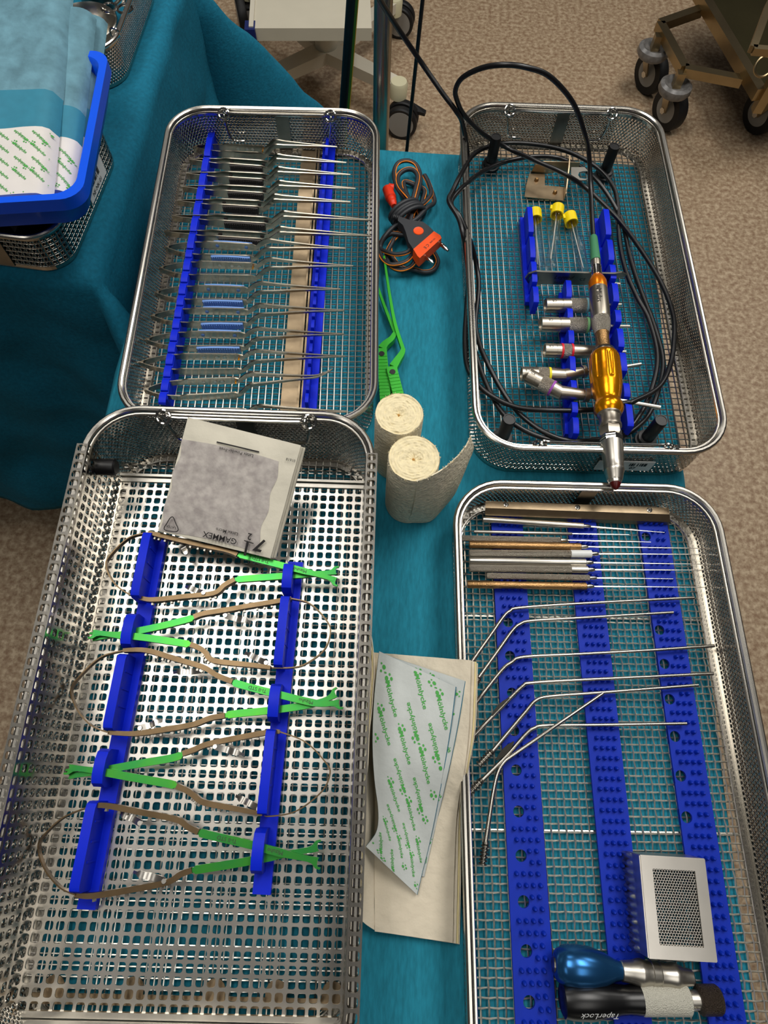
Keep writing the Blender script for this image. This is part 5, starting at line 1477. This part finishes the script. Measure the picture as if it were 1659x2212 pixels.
# ------------------------------------------------------------------ things standing on the floor behind the tables
def caster(parent, c, r, w, axis_dir, tyre, hub, hr_=.81, nm='caster_wheel'):
    """wheel of radius r at c with its axle along axis_dir"""
    a = V(axis_dir).normalized()
    o = O(nm, MB().lathe(V(c) - a * w / 2, a, [(0, r * (hr_ - .01)), (0, r * .93), (w * .18, r), (w * .82, r), (w, r * .93), (w, r * (hr_ - .01))], 36), tyre, parent, smooth=40)
    for s in (-1, 1):
        O('wheel_disc', MB().lathe(V(c) + a * s * w * .42, a * s, [(0, r * hr_), (w * .10, r * (hr_ - .02)), (w * .14, r * .3), (w * .14, .001)], 30), hub, o, smooth=40)
    return o
# white equipment cart
cart = E_('equipment_cart', (-.27, 2.1, 0), 'off-white equipment cart with a low shelf and grey casters', 'cart')
sz = .353
fl_, fr_ = U(546, 61, sz), U(803, 61, sz)
sx_ = (fr_ - fl_).normalized(); sy_ = EZ.cross(sx_); SA = (sx_, sy_, EZ); sm_ = (fl_ + fr_) / 2
O('shelf', MB().box(sm_ + sy_ * .21 - EZ * .016, ((fr_ - fl_).length, .42, .032), SA), 'cart_white', cart)
O('shelf_edge', MB().box(fl_ + sy_ * .21 - sx_ * .004 - EZ * .010, (.012, .42, .030), SA), 'cart_white_side', cart)
O('corner_bumper', MB().box(fl_ + sy_ * .010 - sx_ * .008 - EZ * .022, (.032, .046, .048), SA, .85), 'bumper_navy', cart)
O('column', MB().tube([((fl_.x + fr_.x) / 2, 2.12, .13), ((fl_.x + fr_.x) / 2, 2.12, sz)], .035, 20), 'cart_white_side', cart)
hub_ = V(((fl_.x + fr_.x) / 2, 2.12, .125))
ends = [U(862, 172, .150), U(470, 205, .150), U(852, -8, .150), V((-.56, 2.42, .15))]
for i, e_ in enumerate(ends):
    O('leg', MB().sweep([hub_, V((e_.x, e_.y, .128))], [.060, .042], [.036, .030]), 'cart_white_side', cart)
    O('leg_cap', MB().lathe((e_.x, e_.y, .098), EZ, [(0, .026), (.040, .028), (.048, .024)], 24), 'cream_plastic', cart)
    wc = V((e_.x + .012, e_.y - .022, .050))
    if i == 0: wc = U(869, 253, .050)
    if i == 2: wc = U(864, 38, .050)
    for s in (-1, 1):
        caster(cart, (wc.x + s * .002, wc.y - .010 + s * .016, .050), .050, .022, (.15, 1, 0), 'caster_tyre', 'caster_grey')
    if i == 0: O('brake_pedal', MB().hull([V((wc.x + .030, wc.y, .075)), V((wc.x + .070, wc.y - .002, .068)), V((wc.x + .074, wc.y + .016, .066)), V((wc.x + .030, wc.y + .03, .080))], .010), 'caster_tyre', cart)
wc = U(524, 42, .05)
caster(cart, (wc.x, wc.y, .06), .060, .030, (1, .3, 0), 'caster_tyre', 'caster_grey')

# chrome pole
pb = U(820, 338, .84)
pole = E_('chrome_pole', (pb.x, pb.y + .022, 0), 'upright chrome pole behind the teal table', 'pole')
O('post', MB().tube([(pb.x, pb.y + .022, .02), (pb.x, pb.y + .022, 1.45)], .0105, 20), 'pole_steel', pole)
O('foot', MB().lathe((pb.x, pb.y + .022, 0), EZ, [(0, .11), (.012, .11), (.020, .03), (.05, .016)], 30), 'steel_satin', pole)
# hanging cables
def hang(name, label, top_, bot_, y, rad, stripe=False):
    """cable hanging in the plane y = const, seen through two pixels"""
    def onp(q):
        d = (q[0] - IW / 2) * CR + (IH / 2 - q[1]) * CU + FPX * FW; t = y / d.y; return V((0, 0, CZ)) + d * t
    A, B = onp(top_), onp(bot_); d = (A - B).normalized()
    pts = [A + d * .35, A, B, B - d * max(0, (B.z - .04)) * .9 / max(.2, -(-d.z))]
    t = E_(name, (pts[-1].x, pts[-1].y, pts[-1].z), label, 'cable')
    s_ = O('cable_jacket', MB().tube(cr(pts, 8), rad, 10), 'cable_black', t, smooth=60)
    if stripe:
        O('green_stripe', MB().tube([p + V((rad * .72, -rad * .35, 0)) for p in cr(pts, 8)], rad * .42, 6), 'wire_green', s_, smooth=60)
        O('yellow_stripe', MB().tube([p + V((rad * .92, -rad * .12, 0)) for p in cr(pts, 8)], rad * .34, 6), 'wire_yellow', s_, smooth=60)
hang('striped_cable', 'thick black cable with a green and yellow stripe beside the chrome pole', (760, 0), (743, 235), .90, .0072, True)
hang('thin_cable', 'thin black cable hanging right of the chrome pole', (913, 0), (878, 332), .86, .0026)

# steel trolley at the top right
tr = E_('steel_trolley', (.95, 2.1, 0), 'brushed steel trolley with grey-wheeled black casters at the right', 'trolley')
bz = .200
def bar(nm, pts, w, h, mt='trolley_steel'): return O(nm, MB().sweep(pts, w, h), mt, tr)
pa, pb_, pc, pd = U(1424, 55, bz), U(1477, 152, bz), U(1601, 176, bz), U(1512, 24, bz)
bar('frame_bar', [pd, pa], .026, .026); bar('frame_bar', [pa, pb_], .026, .026); bar('frame_bar', [pb_, pc], .026, .026)
l0, l1 = U(1500, -30, bz + .02), U(1640, 205, bz + .02)
dl_ = (l1 - l0).normalized(); nl = V((-dl_.y, dl_.x, 0)); nl = nl if nl.x > 0 else -nl
bar('side_rail', [l0 - dl_ * .1, l1], .028, .034)
O('shelf_plate', MB().hull([l0 - dl_ * .1 + nl * .012, l1 + nl * .012, l1 + nl * .45, l0 - dl_ * .1 + nl * .45], .004), 'trolley_plate', tr)
p = l1 + nl * .02
bar('upright', [V((p.x, p.y, .17)), V((p.x, p.y, .62))], .026, .026)
bar('end_rail', [p - EZ * .0, p + nl * .40], .026, .026)
q0 = U(1625, 108, .62); q1 = U(1661, 10, .62); q2 = U(1700, 114, .62)
bar('basket_rod', [q1, q0], .014, .014); bar('basket_rod', [q0, q2], .014, .014)
rc = U(1650, 143, .30)
O('pull_ring', MB().tube(circ(rc, .024, 24, EX, (EZ + V((0, .6, 0))).normalized()), .004, 8, closed=True), 'trolley_steel', tr)
for (bx_, wx_) in (((1412, 108), (1396, 160)), ((1459, 188), (1436, 238)), ((1690, 200), (1636, 246))):
    b3 = U(*bx_, .158); w3 = U(*wx_, .064)
    O('bumper_disc', MB().lathe((b3.x, b3.y, .142), EZ, [(0, .030), (0, .044), (.010, .050), (.024, .048), (.030, .038), (.022, .030), (.018, .024)], 36), 'bumper_ring', tr, smooth=50)
    O('stem', MB().box((b3.x, b3.y, .178), (.024, .024, .050)), 'trolley_steel', tr)
    ax_ = V((.86, .5, 0)).normalized()
    cw = V((w3.x + .018, w3.y + .012, .064))
    caster(tr, cw, .064, .036, ax_, 'caster_tyre', 'caster_grey', hr_=.62)
    f3 = cw - ax_ * .024
    O('fork', MB().sweep([V((b3.x, b3.y, .146)) - ax_ * .022, f3], [.034, .024], .005, up=ax_), 'trolley_steel', tr)
    O('axle_nut', MB().lathe(f3, -ax_, [(0, .010), (.008, .010)], 6), 'steel_rim', tr)
